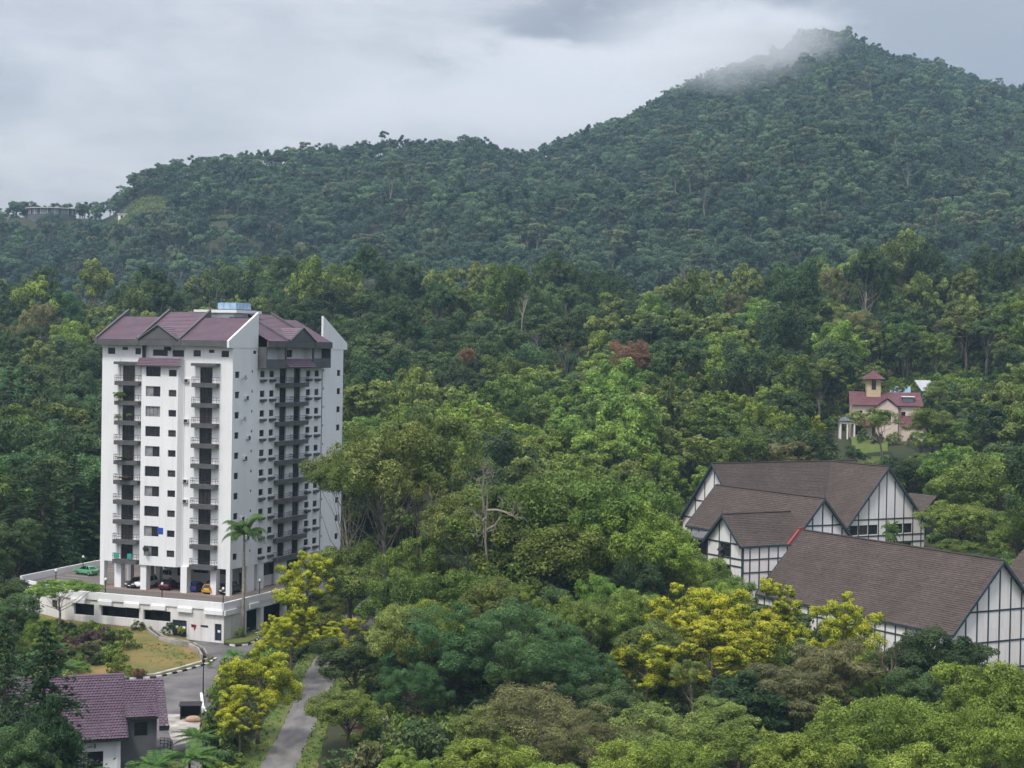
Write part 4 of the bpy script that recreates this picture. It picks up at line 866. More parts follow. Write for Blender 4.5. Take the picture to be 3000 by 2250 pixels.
# lamp posts along the deck edge
LAMPG = mat('lamp_glass', (.7, .7, .68), .3)
pm = MB(); pm.tube([(0, 0, 0), (0, 0, 1.9)], [.09, .06], 6, STEEL); pm.box(-.16, .16, -.16, .16, 1.86, 1.92, STEEL); pm = pm.mesh('post')
lm_ = MB(); lm_.tube([(0, 0, 1.92), (0, 0, 2.05), (0, 0, 2.25), (0, 0, 2.38)], [.12, .2, .2, .08], 8, LAMPG); lm_ = lm_.mesh('lantern', True)
for i, (x, y, s) in enumerate([(-2.2, 29.7, 'near the bend of the podium edge'), (-6.7, 17.3, 'above the long garage opening'), (-6.8, 7.3, 'above the middle of the podium wall'), (-6.8, -3.1, 'at the front corner of the podium deck'), (3.4, -3.1, 'on the podium edge behind the palm'), (14, 36.6, 'at the far corner beside the green car')]):
    l = empty('lamp_post', tw(x, y, 0), TH, 'short black lamp post with round lantern '+s, 'lamp post', 'lamp posts round the podium deck'); link('post', pm, l); link('lantern', lm_, l)

# ------------------------------------------------------------------ cars
TYRE = mat('tyre', (.02, .02, .02), .9); RIM = mat('rim', (.45, .45, .47), .35, metal=.8); CGLASS = glass_mat('car_glass', (.012, .014, .018), (.02, .022, .026), 1.0, .06)
HL = mat('headlamp', (.7, .72, .75), .15); TLM = mat('tail_lamp', (.35, .02, .02), .25); PLATE = mat('number_plate', (.05, .05, .05), .5)
def car_paint(n, c): m = mat('paint_'+n, c, .28, .06, .5, spec=.6); return m
_w = MB(); _w.tube([(0, -.1, 0), (0, .1, 0)], .32, 14, TYRE); WHEEL = _w.mesh('wheel', False)
_w = MB(); _w.tube([(0, -.115, 0), (0, .115, 0)], .2, 10, RIM); RIMM = _w.mesh('rim')
def car(kind, paint, x, y, z, rz, label):
    """nose towards +x"""
    L_, Wd = 4.4, 1.72
    if kind == 'suv': body = [(-2.2, .35), (-2.25, .8), (-2.15, 1.0), (-1.3, 1.05), (.75, 1.05), (1.95, .95), (2.2, .75), (2.25, .4)]; cab = [(-2.05, 1.02), (-1.75, 1.65), (-1.2, 1.76), (.1, 1.74), (.85, 1.04)]
    elif kind == 'pickup': body = [(-2.45, .45), (-2.5, 1.0), (-.9, 1.02), (.9, 1.08), (2.1, 1.0), (2.4, .8), (2.42, .45)]; cab = [(-.95, 1.0), (-.8, 1.68), (-.4, 1.78), (.3, 1.76), (1.0, 1.06)]
    elif kind == 'hatch': body = [(-1.75, .3), (-1.82, .75), (-1.7, .9), (.8, .92), (1.65, .78), (1.85, .6), (1.86, .32)]; cab = [(-1.72, .88), (-1.4, 1.36), (-1.0, 1.46), (.05, 1.45), (.85, .9)]
    else: body = [(-2.15, .32), (-2.2, .75), (-2.1, .92), (-1.4, .95), (.8, .93), (1.85, .8), (2.15, .62), (2.18, .33)]; cab = [(-1.75, .93), (-1.05, 1.38), (-.7, 1.44), (.15, 1.43), (.95, .92)]
    c = empty('parked_car', (x, y, z), rz, label, 'car', 'cars parked at the tower')
    mb = MB(); n = len(body); h = Wd/2
    V = [[(px, s*(h-(.10 if pz > .85 else .04 if pz < .5 else 0)), pz) for px, pz in body] for s in (-1, 1)]
    mb.poly(V[0], paint); mb.poly(V[1][::-1], paint)
    for i in range(n): j = (i+1) % n; mb.poly([V[0][i], V[1][i], V[1][j], V[0][j]], paint)
    if kind == 'pickup': mb.box(-2.35, -1.0, -.7, .7, 1.021, 1.03, STEEL)
    mb.build('body', c)
    def cabin(pts, m, grow, name, par):
        mb = MB(); top = max(p[1] for p in pts); lo = min(p[1] for p in pts); cx = sum(p[0] for p in pts)/len(pts)
        def sec(s): return [(cx+(px-cx)*grow, s*((h-.10)-(pz-lo)/(top-lo)*.22)*grow, lo+(pz-lo)*grow) for px, pz in pts]
        A, B = sec(-1), sec(1); mb.poly(A, m); mb.poly(B[::-1], m)
        for i in range(len(pts)): j = (i+1) % len(pts); mb.poly([A[i], B[i], B[j], A[j]], m)
        return mb.build(name, par)
    g = cabin(cab, CGLASS, 1.0, 'window_glass', c)
    # roof skin and pillars over the glass
    tp = sorted(cab, key=lambda p: -p[1])[:3]; x0, x1 = min(p[0] for p in tp), max(p[0] for p in tp); zt = max(p[1] for p in tp)
    mb = MB(); rw = h-.30; mb.prism([(x0-.12, -rw-.03, zt-.10), (x0+.1, -rw, zt+.012), (x1, -rw, zt+.005), (x1+.15, -rw-.03, zt-.13)], (0, 2*rw+.0, 0), paint); mb.build('roof', c)
    mb = MB(); lo = min(p[1] for p in cab)
    for s in (-1, 1):
        mb.tube([(cab[0][0]+.05, s*(h-.11), lo), (x0, s*(rw+.01), zt-.03)], .05, 4, paint); mb.tube([(cab[-1][0]-.02, s*(h-.11), lo), (x1+.05, s*(rw+.01), zt-.03)], .04, 4, paint); mb.tube([((x0+x1)/2-.2, s*(h-.1), lo), ((x0+x1)/2-.2, s*(rw+.01), zt-.02)], .035, 4, paint)
    mb.build('pillar', c)
    fx = max(p[0] for p in body); bx = min(p[0] for p in body); wx = fx-.82, bx+.8
    for wx_ in wx:
        for s in (-1, 1): w = link('wheel', WHEEL, c, (wx_, s*(h-.1), .32)); link('rim', RIMM, w)
    for s in (-1, 1):
        mb = MB(); mb.box(fx-.16, fx+.012, s*.62-.2, s*.62+.2, .60, .76, HL); mb.build('headlight', c)
        mb = MB(); mb.box(bx-.012, bx+.1, s*.66-.16, s*.66+.16, .68, .86, TLM); mb.build('tail_light', c)
    mb = MB(); mb.box(fx-.02, fx+.02, -.5, .5, .40, .55, PLATE); mb.box(fx, fx+.03, -.24, .24, .42, .53, PAPER); mb.build('grille', c)
    return c
CW, CB, CM, CBL, CY, CG, CS, CR = [car_paint(n, c) for n, c in (('white', (.75, .75, .76)), ('black', (.015, .016, .018)), ('maroon', (.07, .012, .018)), ('blue', (.012, .045, .25)), ('yellow', (.62, .36, .02)), ('green', (.10, .36, .17)), ('silver', (.42, .43, .45)), ('red', (.4, .03, .02)))]
for kind, pnt, x, y, da, lb in [
    ('sedan', CG, 9.5, 32.6, 1.35, 'mint green taxi parked alone by the far parapet of the deck'),
    ('sedan', CB, 1.6, 17.4, 3.14, 'black saloon parked under the tower between the left columns'),
    ('suv', CW, 1.9, 15.9+.1, 3.14, 'white off-road car parked next to the black saloon under the tower'),
    ('suv', CW, 9.6, 17.6, 1.5, 'white van parked in the row behind the left columns'),
    ('pickup', CS, 14.5, 19.5, 1.5, 'silver pickup at the back of the tower undercroft'),
    ('sedan', CM, 2.2, 12.0, 0.15, 'dark maroon saloon with its tail to the deck edge'),
    ('hatch', CBL, 2.2, 7.0, 0.0, 'bright blue hatchback beside the middle column'),
    ('sedan', CBL, 4.5, 5.6, .2, 'dark blue saloon behind the bright blue hatchback'),
    ('hatch', CY, 1.6, 3.95, 0.0, 'yellow hatchback half hidden by the column near the corner'),
    ('pickup', CB, 2.6, 1.45, 3.3, 'black pickup with white bumper parked at the front corner of the tower')]:
    p = tw(x, y, .012); car(kind, pnt, *p, TH+da, lb)
HAZE = 0.0001; HAZE_COL = (.50, .76, 1.0)
# ------------------------------------------------------------------ site: roads, lawn, kerbs
ASPH = mat('asphalt', (.105, .100, .100), .9, .3, .55, col2=(.200, .185, .175), bump=.3, n2=2.0, detail=9, stretch=(1.6, .5, 1))
ASPH2 = mat('asphalt_drive', (.075, .073, .078), .85, .3, .35, col2=(.160, .148, .142), bump=.3, n2=2.0, detail=9)
CONC = mat('concrete_pale', (.44, .41, .37), .9, .3, .6, col2=(.17, .155, .135), bump=.2, detail=9)
LAWN = mat('lawn_dry', (.230, .150, .055), .95, .3, .28, col2=(.085, .110, .028), bump=.6, n2=3.0, detail=9)
VERGE = mat('verge_grass', (.060, .120, .022), .95, .3, .5, col2=(.130, .125, .040), bump=.6, n2=3.0, detail=9)
SOIL = mat('soil_red', (.085, .048, .032), .95, .3, .3, col2=(.045, .032, .022), bump=.4)
KW = mat('kerb_white', (.70, .69, .66), .8, .2, 2.0); KB = mat('kerb_black', (.03, .03, .03), .8, .2, 2.0)
def sheet(name, pts, lift, m, label, step=6.0, fray=1.1):
    """ground sheet that follows the terrain, cut into small cells"""
    bm = bmesh.new()
    jr = random.Random(len(pts)*7+int(pts[0][1])); q_ = []
    for (xa, ya), (xb, yb) in zip(pts, pts[1:]+pts[:1]):      # frayed edge
        nn = max(1, int(math.hypot(xb-xa, yb-ya)/fray)) if fray else 1
        for i_ in range(nn): q_.append((xa+(xb-xa)*i_/nn+(jr.uniform(-.16, .16) if i_ else 0), ya+(yb-ya)*i_/nn))
    vs_ = [bm.verts.new((x, y, 0)) for x, y in q_]; f = bm.faces.new(vs_); bmesh.ops.triangulate(bm, faces=[f])
    ys = sorted(set([150, 245, 300]+list(np.arange(min(p[1] for p in pts), max(p[1] for p in pts), step))))
    for y in ys: bmesh.ops.bisect_plane(bm, geom=bm.verts[:]+bm.edges[:]+bm.faces[:], plane_co=(0, y, 0), plane_no=(0, 1, 0))
    for v in bm.verts: v.co.z = T(v.co.x, v.co.y)+lift
    me = bpy.data.meshes.new(name); bm.to_mesh(me); bm.free(); me.materials.append(m); o = link(name, me); tag(o, label, None, None, 'structure'); return o
road_L = [(-27.4, 120), (-27.0, 170), (-26.7, 185), (-26.5, 200), (-26.7, 215), (-27.0, 228), (-26.8, 245), (-26.0, 262), (-23, 285), (-16, 310)]
road_R = [(-8, 312), (-15.5, 285), (-20.8, 262), (-22.2, 245), (-22.6, 228), (-22.8, 215), (-22.8, 200), (-22.8, 185), (-22.9, 170), (-23.0, 120)]
sheet('road', road_L+road_R, .02, ASPH, 'narrow worn grey road between the trees')
sheet('grass_verge', [(-29.8, 120), (-29.4, 185), (-28.8, 206), (-29, 228), (-28.6, 252), (-27.5, 262)]+road_L[7::-1], .03, VERGE, 'green grass verge along the narrow road')
sheet('grass_verge', road_R[2:][::-1]+[(-19.6, 262), (-21.0, 245), (-21.4, 228), (-21.2, 200), (-20.5, 185), (-19.5, 120)], .03, VERGE, 'grass edge on the far side of the narrow road')
drive = [(-33.5, 262), (-31.2, 250), (-34.8, 240), (-36.2, 228), (-37.6, 218), (-35.8, 206), (-32.6, 196), (-31.8, 180), (-60, 176), (-46, 206), (-50.5, 222.6), (-46.2, 224.1), (-43, 228.4), (-40.8, 232.4), (-40.3, 235.7), (-43.0, 239.6), (-47.5, 244.2), (-41.2, 249), (-36, 264)]
sheet('driveway', drive, .025, ASPH2, 'grey driveway curving from the house up to the podium')
sheet('forecourt', [(-41.5, 206), (-37.0, 206.5), (-33.6, 197.5), (-37.6, 192.5)], .032, CONC, 'pale stained concrete forecourt beside the driveway')
sheet('soil_patch', [(-18.4, 175), (-4, 175), (2, 196), (-8, 208), (-18.6, 203)], .025, SOIL, 'bare reddish soil under the trees')
sheet('parking_yard', [(0, 240), (20, 238), (26, 258), (18, 272), (0, 268)], .03, CONC, 'pale yard half hidden under the trees beside the halls')
# banked lawn between podium and kerb
def build_lawn():
    top = [tw(-7.3, y, z) for y, z in ((3.0, -5.25), (6, -4.95), (9.5, -4.5), (16, -4.4), (24.1, -4.3))]+[tw(-2.9, 36.1, -4.0), tw(4, 44, -4.0)]
    bot = [(-40.9, 235.9), (-41.2, 232.7), (-43.4, 228.8), (-46.5, 224.6), (-51, 223.2), (-62, 224), (-78, 232)]
    V = []; n = 12
    for a, b in zip(top, bot):
        for k in range(n+1):
            t = k/n; x = a[0]+(b[0]-a[0])*t; y = a[1]+(b[1]-a[1])*t; zb = T(b[0], b[1])+.14; V.append((x, y, a[2]+(zb-a[2])*(t**1.15)+float(_vn(np.array([x]), np.array([y]), 5, 3)[0])*.25*math.sin(math.pi*t)))
    F = [(i*(n+1)+k, i*(n+1)+k+1, (i+1)*(n+1)+k+1, (i+1)*(n+1)+k) for i in range(len(top)-1) for k in range(n)]
    o = link('lawn', np_mesh('lawn', V, F, [LAWN], smooth=True)); tag(o, 'dry yellow-green lawn sloping down from the podium wall', None, None, 'structure')
build_lawn()
def lawn_z(x, y): return T(x, y)+.14+max(0, min(1, (y-226)/26))*1.0
def kerb(label, pts, wdt=.28, ht=.24, ln=.85, zf=None):
    k = empty('kerb', (0, 0, 0), 0, label, 'kerb'); zf = zf or (lambda x, y: T(x, y)); acc = 0; c = 0
    for (x0, y0), (x1, y1) in zip(pts, pts[1:]):
        L_ = math.hypot(x1-x0, y1-y0); n = max(1, round(L_/ln)); a = math.atan2(y1-y0, x1-x0)
        for i in range(n):
            t0 = i/n; x, y = x0+(x1-x0)*t0, y0+(y1-y0)*t0; mb = MB(); l = L_/n; mb.box(.01, l-.01, -wdt/2, wdt/2, -.2, ht+.02*(c % 3), KW if c % 2 else KB); c += 1
            mb.build('kerb_block', k, loc=(x, y, zf(x, y)), rz=a)
    return k
kerb('black and white painted kerb along the lawn edge', [(-50.3, 222.6), (-46.2, 224.1), (-43, 228.4), (-40.8, 232.4), (-40.3, 235.4)])
isl = [(-40.6, 244.3), (-38.9, 243.2), (-37.3, 244.2), (-36.5, 247.0), (-36.6, 250.2), (-37.6, 253.2), (-39.2, 255.4)]
kerb('black and white kerb round the planting bed of the palm', isl)
bed = [(x*.97-1.2, y*.97+7.55) for x, y in isl]; mb = MB(); mb.prism([(x, y, 2.0) for x, y in isl+[(-40.0, 255), (-41.0, 248)]], (0, 0, .75), VERGE); tag(mb.build('planting_bed'), 'grassy planting bed at the foot of the royal palm', None, None, 'structure')
# concrete drain channel
dpts = [(-53.6, 251.5), (-51.6, 247.2), (-49.7, 243.8), (-47.2, 242.0), (-44.8, 240.6), (-42.9, 238.0), (-41.7, 234.4)]
dr = empty('drain_channel', (0, 0, 0), 0, 'pale concrete drain channel winding down across the lawn', 'drain')
for s in (-.38, .38):
    mb = MB()
    for (x0, y0), (x1, y1) in zip(dpts, dpts[1:]):
        L_ = math.hypot(x1-x0, y1-y0); nx, ny = -(y1-y0)/L_*s, (x1-x0)/L_*s; ex, ey = -(y1-y0)/L_*.11, (x1-x0)/L_*.11
        z0, z1 = lawn_z(x0, y0)-.35, lawn_z(x1, y1)-.35
        q = [(x0+nx-ex, y0+ny-ey, z0), (x1+nx-ex, y1+ny-ey, z1), (x1+nx+ex, y1+ny+ey, z1), (x0+nx+ex, y0+ny+ey, z0)]; mb.prism(q, (0, 0, .75), CONC)
    mb.build('channel_wall', dr)
mb = MB()
for (x0, y0), (x1, y1) in zip(dpts, dpts[1:]):
    L_ = math.hypot(x1-x0, y1-y0); nx, ny = -(y1-y0)/L_*.38, (x1-x0)/L_*.38; mb.poly([(x0-nx, y0-ny, lawn_z(x0, y0)+.12), (x1-nx, y1-ny, lawn_z(x1, y1)+.12), (x1+nx, y1+ny, lawn_z(x1, y1)+.12), (x0+nx, y0+ny, lawn_z(x0, y0)+.12)], KB)
mb.build('channel_bed', dr)
mb = MB()
for (x0, y0), (x1, y1) in zip([(-50.3, 223.3), (-46.4, 224.9), (-43.6, 229.2), (-41.6, 232.6)], [(-46.4, 224.9), (-43.6, 229.2), (-41.6, 232.6), (-41.1, 235)]):
    mb.prism([(x0, y0, T(x0, y0)-.1), (x1, y1, T(x1, y1)-.1), (x1-.5, y1+.45, T(x1, y1)-.1), (x0-.5, y0+.45, T(x0, y0)-.1)], (0, 0, .42), CONC)
tag(mb.build('concrete_strip'), 'pale concrete strip behind the painted kerb', None, None, 'structure')
# low wall, post, cabinet, boulder
mb = MB()
for (x0, y0), (x1, y1) in zip([(-38.7, 215.4), (-36.9, 207), (-34.9, 201.5)], [(-36.9, 207), (-34.9, 201.5), (-32.7, 196.5)]):
    L_ = math.hypot(x1-x0, y1-y0); nx, ny = -(y1-y0)/L_*.15, (x1-x0)/L_*.15; mb.prism([(x0-nx, y0-ny, -1), (x1-nx, y1-ny, -1.3), (x1+nx, y1+ny, -1.3), (x0+nx, y0+ny, -1)], (0, 0, 2.2), WHITE_OLD)
tag(mb.build('garden_wall'), 'low whitewashed wall between driveway and shrubs', 'wall')
l = empty('lamp_post', (-38.6, 216.2, T(-38.6, 216.2)), 0, 'slim black lamp post at the edge of the driveway', 'lamp post'); mb = MB(); mb.tube([(0, 0, 0), (0, 0, .3), (0, 0, 4.0)], [.14, .09, .06], 7, STEEL); mb.build('post', l)
mb = MB(); mb.tube([(0, 0, 4.0), (0, 0, 4.15), (0, 0, 4.4), (0, 0, 4.5)], [.08, .2, .2, .04], 8, STEEL); mb.build('lantern', l)
s_ = empty('refuse_shelter', (-38.0, 204.6, T(-38, 204.6)), .12, 'low black open-fronted refuse shelter on the forecourt', 'shelter'); mb = MB(); mb.box(-1.2, 1.2, .7, .8, 0, 1.7, DGREY); mb.box(-1.2, -1.1, -.8, .7, 0, 1.6, DGREY); mb.box(1.1, 1.2, -.8, .7, 0, 1.6, DGREY); mb.build('wall', s_)
mb = MB(); mb.prism([(-1.35, -1.0, 1.62), (1.35, -1.0, 1.62), (1.35, 1.0, 1.74), (-1.35, 1.0, 1.74)], (0, 0, .1), STEEL); mb.build('roof', s_)
def boulder(label, x, y, z, sx, sy, sz, seed, m):
    bm = bmesh.new(); bmesh.ops.create_icosphere(bm, subdivisions=3, radius=1); r = random.Random(seed); k = [Vector((r.uniform(-1, 1), r.uniform(-1, 1), r.uniform(-1, 1))).normalized() for _ in range(9)]
    for v in bm.verts:
        d = max(v.co.normalized().dot(q) for q in k); v.co *= (.82+.22*d); v.co.x *= sx; v.co.y *= sy; v.co.z *= sz
    me = bpy.data.meshes.new('boulder'); bm.to_mesh(me); bm.free(); me.materials.append(m); o = link('boulder', me, loc=(x, y, z)); return tag(o, label, 'boulder')
ROCK = mat('rock_tan', (.42, .28, .18), .9, .3, 1.0, col2=(.26, .17, .12), bump=.5)
boulder('smooth tan boulder lying in front of the refuse shelter', -37.3, 203.2, T(-37, 203)+.2, 1.1, .7, .5, 3, ROCK)
# wooden rail fence beside the road
WOOD = mat('fence_wood', (.16, .13, .10), .9, .3, 2.0); fn = empty('rail_fence', (0, 0, 0), 0, 'grey wooden rail fence beside the narrow road under yellow trees', 'fence')
for i in range(9):
    t = i/8; x, y = -29.6+1.6*t, 232+22*t; mb = MB(); mb.box(-.07, .07, -.07, .07, 0, 1.25, WOOD); mb.build('post', fn, loc=(x, y, T(x, y)))
for hh in (.55, 1.05): mb = MB(); mb.tube([(-29.5, 232, T(-29.6, 232)+hh), (-28.9, 243, T(-28.9, 243)+hh), (-27.9, 254, T(-28, 254)+hh)], .06, 4, WOOD); mb.build('rail', fn)

# ------------------------------------------------------------------ shingled / tiled roofs with single pieces
def tint_mat(name, c0, c1, c2, rough=.85):
    if name in MATS: return MATS[name]
    m = bpy.data.materials.new(name); m.use_nodes = True; nt = m.node_tree; N = nt.nodes.new; L = nt.links.new; b = nt.nodes['Principled BSDF']; b.inputs['Roughness'].default_value = rough; b.inputs['Specular IOR Level'].default_value = .3
    a = N('ShaderNodeAttribute'); a.attribute_name = 'tint'; rp = N('ShaderNodeValToRGB'); e = rp.color_ramp.elements; e[0].color = (*c0, 1); e[1].color = (*c2, 1); x = e.new(.5); x.color = (*c1, 1)
    tc = N('ShaderNodeTexCoord'); n = N('ShaderNodeTexNoise'); n.inputs['Scale'].default_value = .22; n.inputs['Detail'].default_value = 5; L(tc.outputs['Object'], n.inputs['Vector'])
    ad = N('ShaderNodeMath'); ad.operation = 'MULTIPLY_ADD'; ad.inputs[1].default_value = .9; L(n.outputs[0], ad.inputs[0]); sb = N('ShaderNodeMath'); sb.operation = 'SUBTRACT'; sb.inputs[1].default_value = .45; L(a.outputs['Fac'], sb.inputs[0]); L(sb.outputs[0], ad.inputs[2]); L(ad.outputs[0], rp.inputs[0]); L(rp.outputs[0], b.inputs['Base Color']); MATS[name] = m; return m
SHINGLE = tint_mat('roof_shingle', (.049, .036, .031), (.073, .055, .047), (.102, .079, .067))
PTILE = tint_mat('house_tile', (.075, .048, .068), (.112, .074, .102), (.150, .105, .138), .6)
VRED = tint_mat('villa_tile', (.095, .038, .046), (.132, .056, .066), (.17, .082, .090), .7)
def shingles(name, parent, P0, P1, P2, P3, rowh, colw, m, seed=1, lift=.05, clip=None, wave=0.0):
    """single overlapping shingles over the slope with eave P0-P1 and top edge P3-P2"""
    rng = np.random.default_rng(seed); P0, P1, P2, P3 = [np.asarray(p, float) for p in (P0, P1, P2, P3)]
    n = np.cross(P1-P0, P3-P0); n /= np.linalg.norm(n); n = n if n[2] > 0 else -n
    H = (np.linalg.norm(P3-P0)+np.linalg.norm(P2-P1))/2; rows = max(2, int(H/rowh)); V = []; tint = []
    for i in range(rows):
        a, b = i/rows, min(1.0, (i+1.15)/rows); e0 = P0+(P3-P0)*a; e1 = P1+(P2-P1)*a; r0 = P0+(P3-P0)*b; r1 = P1+(P2-P1)*b
        W_ = np.linalg.norm(e1-e0); nc = max(1, int(W_/colw)); f = np.unique(np.clip(np.concatenate([[0], (np.arange(nc+1)+(.5 if i % 2 else 0)*(nc > 1))/nc, [1]]), 0, 1)); nc = len(f)-1; rt = rng.normal()*.05
        for j in range(nc):
            f0, f1 = f[j], f[j+1]
            if f1-f0 < .001: continue
            up = n*lift*rng.uniform(.7, 1.3); A, B = e0+(e1-e0)*f0, e0+(e1-e0)*f1; Cc, Dd = r0+(r1-r0)*f1, r0+(r1-r0)*f0
            if clip is not None and clip((A+B+Cc+Dd)/4): continue
            t = np.clip(.5+rt+rng.normal()*.11, 0, 1)
            if wave:
                M0 = (A+B)/2+n*(wave+lift); M1 = (Cc+Dd)/2+n*wave
                V += [A+up, M0, M1, Dd, M0, B+up, Cc, M1, A, A+up, M0, M0, M0, B+up, B, B]; tint += [t]*4
            else: V += [A+up, B+up, Cc, Dd, A, B, B+up, A+up]; tint += [t, t]
    V = np.array(V); o = link(name, np_mesh(name, V, np.arange(len(V)).reshape(-1, 4), [m], tint), parent); o['kind'] = 'stuff'; return o

# ------------------------------------------------------------------ house in the lower corner
HPH = R_(18); HO = (-40.45, 182.0, 0)
house = empty('corner_house', HO, HPH, 'white house with steep purple tiled roof and grey side wing', 'house')
EZ, RZ, DP = 2.95, 8.6, 6.3; GZ = -1.6
shingles('roof', house, (-16.5, 0, EZ), (0, 0, EZ), (0, DP, RZ), (-16.5, DP, RZ), .35, .34, PTILE, 1, .11, wave=.07)
shingles('roof', house, (0, 2*DP, EZ), (-16.5, 2*DP, EZ), (-16.5, DP, RZ), (0, DP, RZ), .6, .6, PTILE, 2, .05)
mb = MB(); mb.tube([(-16.6, DP, RZ+.06), (.08, DP, RZ+.06)], .16, 6, PURPLE); mb.build('ridge_cap', house)
mb = MB(); mb.prism([(-16.5, -.02, EZ-.28), (0, -.02, EZ-.28), (0, .9, EZ-.2), (-16.5, .9, EZ-.2)], (0, 0, .24), DGREY); mb.build('eave_board', house)
for q in (0.0, -16.5):
    for s in (0, 1): y0 = 0 if s == 0 else 2*DP; mb = MB(); mb.prism([(q-.06, y0, EZ-.22), (q-.06, DP, RZ-.22), (q-.06, DP, RZ+.07), (q-.06, y0, EZ+.07)], (.12, 0, 0), DGREY); mb.build('barge_board', house)
hf = Face(house, -15.8, .9, 0.0); ho = [(10.9, 13.3, GZ, 1.5), (4.2, 6.6, -.3, 1.4)]
hf.wall('wall', 0, 15.1, GZ, EZ-.1, ho, WHITE, depth=.3)
mb = MB(); mb.box(.0, .8, .0, .06, 0, 3.1, PANE_C); mb.box(.8, 2.4, .3, .36, 0, 3.1, DARKIN); d_ = hf.put('door', mb.mesh('door'), 10.9, .2, GZ)
mb = MB()
for i in range(5): mb.box(.1+.14*i, .13+.14*i, -.02, -.001, .1, 3.0, PAPER)
for i in range(12): mb.box(.06, .76, -.02, -.002, .2+.24*i, .23+.24*i, PAPER)
link('lattice', mb.mesh('lattice'), d_)
window(hf, ho[1], cols=3)
for q in (-.7, -15.8): mb = MB(); mb.prism([(q, .92, GZ), (q, 2*DP-.9, GZ), (q, 2*DP-.9, EZ-.1), (q, DP, RZ-.4), (q, .92, EZ-.1)], (-.2, 0, 0), WHITE); mb.build('gable_wall', house)
mb = MB(); mb.box(-1.25, -.95, .78, .895, GZ, EZ-.1, WHITE); mb.build('corner_pilaster', house)
mb = MB(); mb.tube([(-3.4, .82, 2.3), (-3.4, .7, 2.3)], .07, 5, STEEL); mb.tube([(-3.4, .7, 2.25), (-3.4, .7, 1.95)], [.05, .1], 6, STEEL); mb.build('wall_lamp', house)
mb = MB(); mb.prism([(-9.6, .6, 3.6), (-6.6, .6, 3.6), (-8.1, .6, 5.5)], (0, .1, 0), DGREY); mb.build('dormer_gable', house)
shingles('dormer_roof', house, (-9.9, .35, 3.45), (-9.9, 1.0, 3.9), (-8.1, 3.2, 5.75), (-8.1, .35, 5.75), .33, .5, PTILE, 3); shingles('dormer_roof', house, (-6.3, 1.0, 3.9), (-6.3, .35, 3.45), (-8.1, .35, 5.75), (-8.1, 3.2, 5.75), .33, .5, PTILE, 4)
GREYW = mat('grey_wall', (.095, .098, .100), .85, .2, .5)
gf = Face(house, -.68, 1.9, 0.0); go_ = [(1.5, 2.9, 2.7, 4.2)]; gf.wall('side_wing_wall', 0, 3.7, GZ, 4.9, go_, GREYW); window(gf, go_[0], cols=2, rows=2)
mb = MB(); mb.box(3.02, 3.22, 1.93, 9, GZ, 4.9, GREYW); mb.build('side_wing_wall', house)
shingles('side_wing_roof', house, (-.15, 1.25, 4.85), (3.3, 1.25, 4.85), (3.3, 5.9, 8.1), (-.15, 5.9, 8.1), .35, .34, PTILE, 5, .11, wave=.07)
shingles('side_wing_roof', house, (3.32, .3, 4.05), (4.3, .3, 4.05), (4.3, 5.9, 8.05), (3.32, 5.9, 8.05), .35, .34, PTILE, 6, .11, wave=.07)
shingles('side_wing_roof', house, (4.3, 10.5, 4.5), (-.15, 10.5, 4.5), (-.15, 5.9, 8.1), (4.3, 5.9, 8.1), .6, .6, PTILE, 7)
mb = MB(); mb.box(-.1, 3.3, 1.2, 1.36, 4.62, 4.84, DGREY); mb.box(3.3, 4.34, .25, .4, 3.5, 4.03, DGREY); mb.box(4.3, 4.4, .3, .42, 3.7, 4.05, DGREY); mb.build('eave_board', house)
mb = MB(); cs = [(4.0+1.1*math.cos(w), 3.6+1.5*math.sin(w)) for w in np.linspace(-1.6, 1.6, 9)]
mb.prism([(3.2, 2.1, .3)]+[(x, y, .3) for x, y in cs]+[(3.2, 5.1, .3)], (0, 0, .35), GREY); mb.build('corner_balcony', house)
mb = MB(); [mb.tube([(x, y, z) for x, y in cs], .03, 4, STEEL) for z in (1.0, 1.35, 1.65)]; [mb.tube([(x, y, .6), (x, y, 1.65)], .025, 4, STEEL) for x, y in cs]; mb.build('balcony_railing', house)

